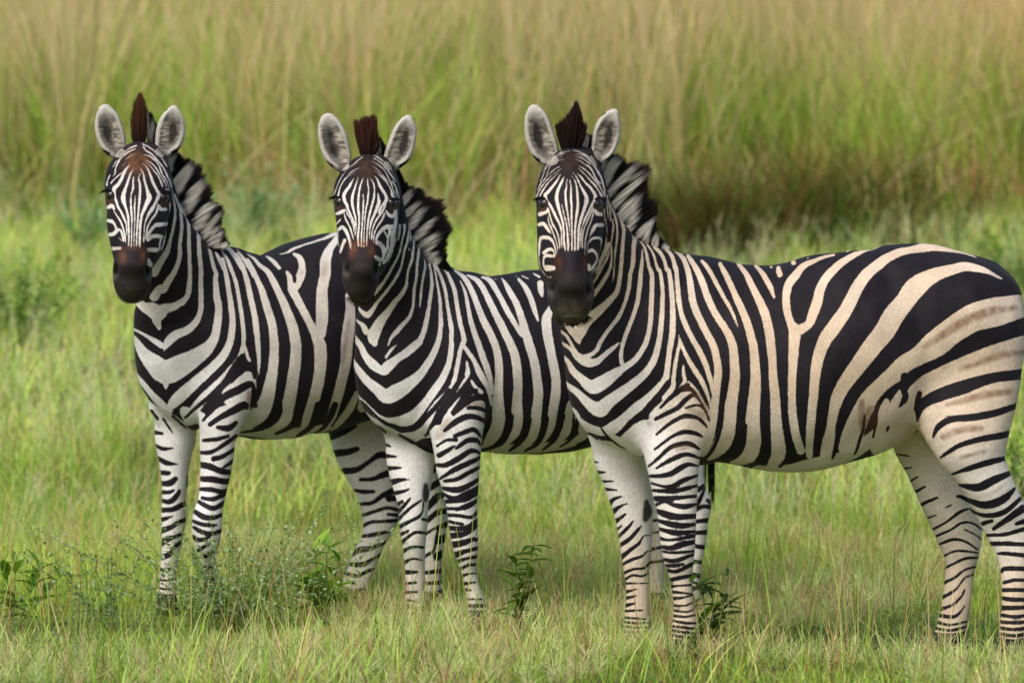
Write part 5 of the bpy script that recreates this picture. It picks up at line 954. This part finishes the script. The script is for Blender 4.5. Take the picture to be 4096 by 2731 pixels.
wisps("near_flower_heads", "pale feathery seed heads along the bottom of the picture", 1100, (-2.6, 2.6), (14.9, 15.8), (.05, .13), 13, [(.50, .60, .26), (.56, .56, .30), (.46, .58, .24), (.5, .40, .24)], .03, 14)
# taller single stems in the meadow
grass("grass_stems", "thin upright stems standing over the meadow grass", "grass", 2400, (-3.2, 3.2), (15.3, 21.5), (.15, .48), (.002, .005), dict(green=.25, lime=.35, pale=.2, straw=.3, tan=.15, rust=.25), 5, .22, seed=7)
# the tall stand behind
def dry_d(x, y): return tall_d(x, y)*np.clip(.42+(y-28.5)*.08+.12*x+.9*(noise3(np.stack([x, y*.3, x*0+2], 1), .8)-.5), .05, 1)
def tall_d(x, y):
    e = 26.6+1.6*noise3(np.stack([x, y*0, x*0], 1), .35)+.9*noise3(np.stack([x, y*0, x*0+4], 1), 1.3); return np.clip((y-e)*1.4, 0, 1)
grass("tall_grass", "tall green grass stand behind the zebras", "grass", 60000, (-5.6, 5.6), (26.8, 39), (.4, 1.25), (.005, .013), dict(green=.32, lime=.34, olive=.10, tan=.08, straw=.12, pale=.10, deep=.12), 6, .38, tall_d, seed=4, fan=90, basemul=.85, bendk=.45)
grass("dry_tall_grass", "tall tan seeding grass along the top of the stand", "grass", 34000, (-5.6, 5.6), (28.3, 41), (1.15, 1.9), (.007, .016), dict(tan=.45, straw=.5, pale=.12, rust=.08), 5, .2, dry_d, seed=5, fan=40, tipmix=((.80, .62, .42), 1.0), basemul=.6)
def tuss_d(x, y): return np.exp(-((x-1.25)/.26)**2)+np.exp(-((x-2.05)/.42)**2)+.6*np.exp(-((x-.8)/.12)**2)
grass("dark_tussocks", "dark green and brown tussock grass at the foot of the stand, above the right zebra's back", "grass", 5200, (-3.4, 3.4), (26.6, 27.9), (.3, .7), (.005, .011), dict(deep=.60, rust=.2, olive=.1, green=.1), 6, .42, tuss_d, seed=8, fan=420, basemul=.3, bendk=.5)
# flower heads over the tall stand
wisps("tall_flower_heads", "tan feathery seed heads over the tall grass", 5200, (-5.5, 5.5), (28.5, 40), (1.1, 1.95), 14, [(.72, .52, .30), (.66, .46, .28), (.60, .50, .30), (.55, .36, .22)], .05, 12)
grass("leaning_stalks", "dry straw stalks leaning across the tall green grass", "grass", 900, (-5.0, 5.0), (26.8, 34), (.5, 1.5), (.006, .012), dict(straw=.5, tan=.4, pale=.1), 6, .65, seed=9, bendk=.3)
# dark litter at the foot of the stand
grass("dry_grass_litter", "brown matted dead grass at the foot of the tall stand", "grass", 9000, (-5.0, 5.0), (27.0, 29.5), (.15, .55), (.006, .014), dict(rust=.4, deep=.3, tan=.2, olive=.2), 4, .5, tall_d, seed=6, fan=40, basemul=.5)

# ------------------------------------------------------------------ leafy plants
def leafy(name, label, cat, px, py_base, Y, height, nst, leaf_l, leaf_w, nleaf, cols, seed, spread=.12, group=None, up=.5):
    stw = .0022 if leaf_l < .05 else .006
    rs = np.random.RandomState(seed); g = P(px, py_base, Y); g[2] = float(ground_z(g[0:1], g[1:2])[0])
    root = bpy.data.objects.new(name, None); COL.objects.link(root); root.location = g; root.empty_display_size = .1; tag(root, label, cat, group)
    b = np.tile(g, (nst, 1))+np.stack([rs.normal(0, .015, nst), rs.normal(0, .015, nst), np.zeros(nst)], 1)
    tp = b+np.stack([rs.normal(0, spread, nst), rs.normal(0, spread, nst), height*rs.uniform(.6, 1, nst)], 1); bend = rs.normal(0, .02, (nst, 3))
    sc = np.tile((.20, .24, .08), (nst, 1)); Vv, Ff, Ss, Tt, _ = strips(b, tp, np.full(nst, stw), bend, np.tile([1., 0, 0], (nst, 1)), 4, sc, sc, .6)
    Vb, Fb, Sb, Tb, _ = strips(b, tp, np.full(nst, stw), bend, np.tile([0, 1., 0], (nst, 1)), 4, sc, sc, .6)
    o = build_mesh("stem", np.vstack([Vv, Vb]), np.concatenate([Ff, Fb+len(Vv)]), np.arange(0, len(Ff)*2, 4), M_STEM, root, g, True, tint=np.vstack([Tt, Tb])); o.location = (0, 0, 0)
    i = np.repeat(np.arange(nst), nleaf); n = len(i); t = rs.uniform(.2, 1.0, n); p0 = b[i]*(1-t)[:, None]+tp[i]*t[:, None]+bend[i]*(t*(1-t))[:, None]
    a = rs.uniform(0, 6.283, n); el = rs.normal(up, .35, n); d = np.stack([np.cos(a)*np.cos(el), np.sin(a)*np.cos(el), np.sin(el)], 1); l = leaf_l*rs.uniform(.5, 1.1, n)*(1.15-.5*t)
    s = np.cross(d, [0, 0, 1.]); s /= np.linalg.norm(s, axis=1)[:, None]+1e-6; nn = np.cross(s, d)
    ts = [0, .12, .35, .6, .82, 1]; ws = [.06, .6, 1, .85, .45, .03]; V = np.zeros((n, 18, 3))
    for k, (tq, wq) in enumerate(zip(ts, ws)):
        c = p0+d*(l*tq)[:, None]-nn*(l*.28*tq*tq)[:, None]; hw = (leaf_w/2*wq*(l/leaf_l))[:, None]
        V[:, 3*k] = c-s*hw+nn*hw*.45; V[:, 3*k+1] = c; V[:, 3*k+2] = c+s*hw+nn*hw*.45
    q = np.array([[3*k+e, 3*k+e+1, 3*k+e+4, 3*k+e+3] for k in range(5) for e in (0, 1)]); F = (np.arange(n)[:, None, None]*18+q[None]).reshape(-1)
    cc = np.array(cols)[rs.randint(0, len(cols), n)]*rs.uniform(.7, 1.25, n)[:, None]; T = np.repeat(cc, 18, 0)
    o = build_mesh("foliage", V.reshape(-1, 3), F, np.arange(0, len(F), 4), M_LEAF, root, g, True, tint=T); o.location = (0, 0, 0); return root
DG = [(.05, .12, .015), (.08, .17, .02), (.11, .22, .03)]; LG = [(.18, .36, .04), (.24, .42, .05), (.12, .27, .03)]; SG = [(.30, .42, .22), (.36, .48, .28), (.20, .34, .12)]; BL = [(.22, .42, .20), (.34, .55, .36), (.16, .36, .10)]
leafy("broadleaf_plant", "dark green broad-leaved plant upright in the grass between the middle and right zebras' legs", "plant", 2075, 2480, 16.5, .33, 4, .12, .040, 11, DG, 21, .05)
leafy("broadleaf_plant", "leafy dark plant growing just right of the right zebra's near foreleg", "plant", 2850, 2560, 15.9, .30, 5, .13, .040, 9, DG, 22, .07)
leafy("broadleaf_plant", "bright green broad-leaved plant beside the left zebra's hind foot", "plant", 1290, 2330, 17.0, .30, 5, .15, .050, 9, LG, 23, .09)
leafy("broadleaf_plant", "low bright leafy plant at the left edge of the picture", "plant", 70, 2400, 17.0, .26, 5, .14, .05, 8, LG, 24, .08)
leafy("small_leaved_bush", "grey-green small-leaved bush in front of the left zebra's forelegs", "bush", 930, 2540, 16.75, .42, 80, .030, .017, 30, SG, 25, .32, None, .3)
leafy("small_leaved_bush", "small dusty green bush spreading in the grass left of the left zebra", "bush", 430, 2430, 16.9, .30, 22, .026, .015, 26, SG, 26, .2, None, .3)
leafy("leafy_shrub", "blue-green shrub behind the left zebra's mane", "shrub", 1030, 1020, 27.0, .52, 26, .085, .018, 22, BL, 27, .26, None, .6)
leafy("leafy_shrub", "faint blue-green shrub left of the left zebra's head", "shrub", 330, 1000, 27.0, .45, 18, .08, .018, 20, BL, 28, .24, None, .6)
leafy("leafy_shrub", "low dark green shrub in the grass at the far left edge", "shrub", 60, 1360, 24.2, .52, 34, .07, .026, 18, LG, 29, .2, None, .4)
leafy("leafy_shrub", "bright green shrub behind the right zebra's rump at the right edge", "shrub", 4100, 1200, 25.8, .36, 24, .08, .026, 18, LG, 30, .2, None, .4)
leafy("leafy_shrub", "green shrub behind the right zebra's hind leg at the right edge", "shrub", 4100, 1900, 20.4, .42, 26, .07, .024, 20, LG, 31, .16, None, .4)
leafy("leafy_shrub", "dark green shrub low in front of the tall grass, above the right zebra's back", "shrub", 3170, 960, 27.3, .30, 26, .07, .02, 18, [(.05, .14, .015), (.08, .19, .02)], 32, .22, None, .5)
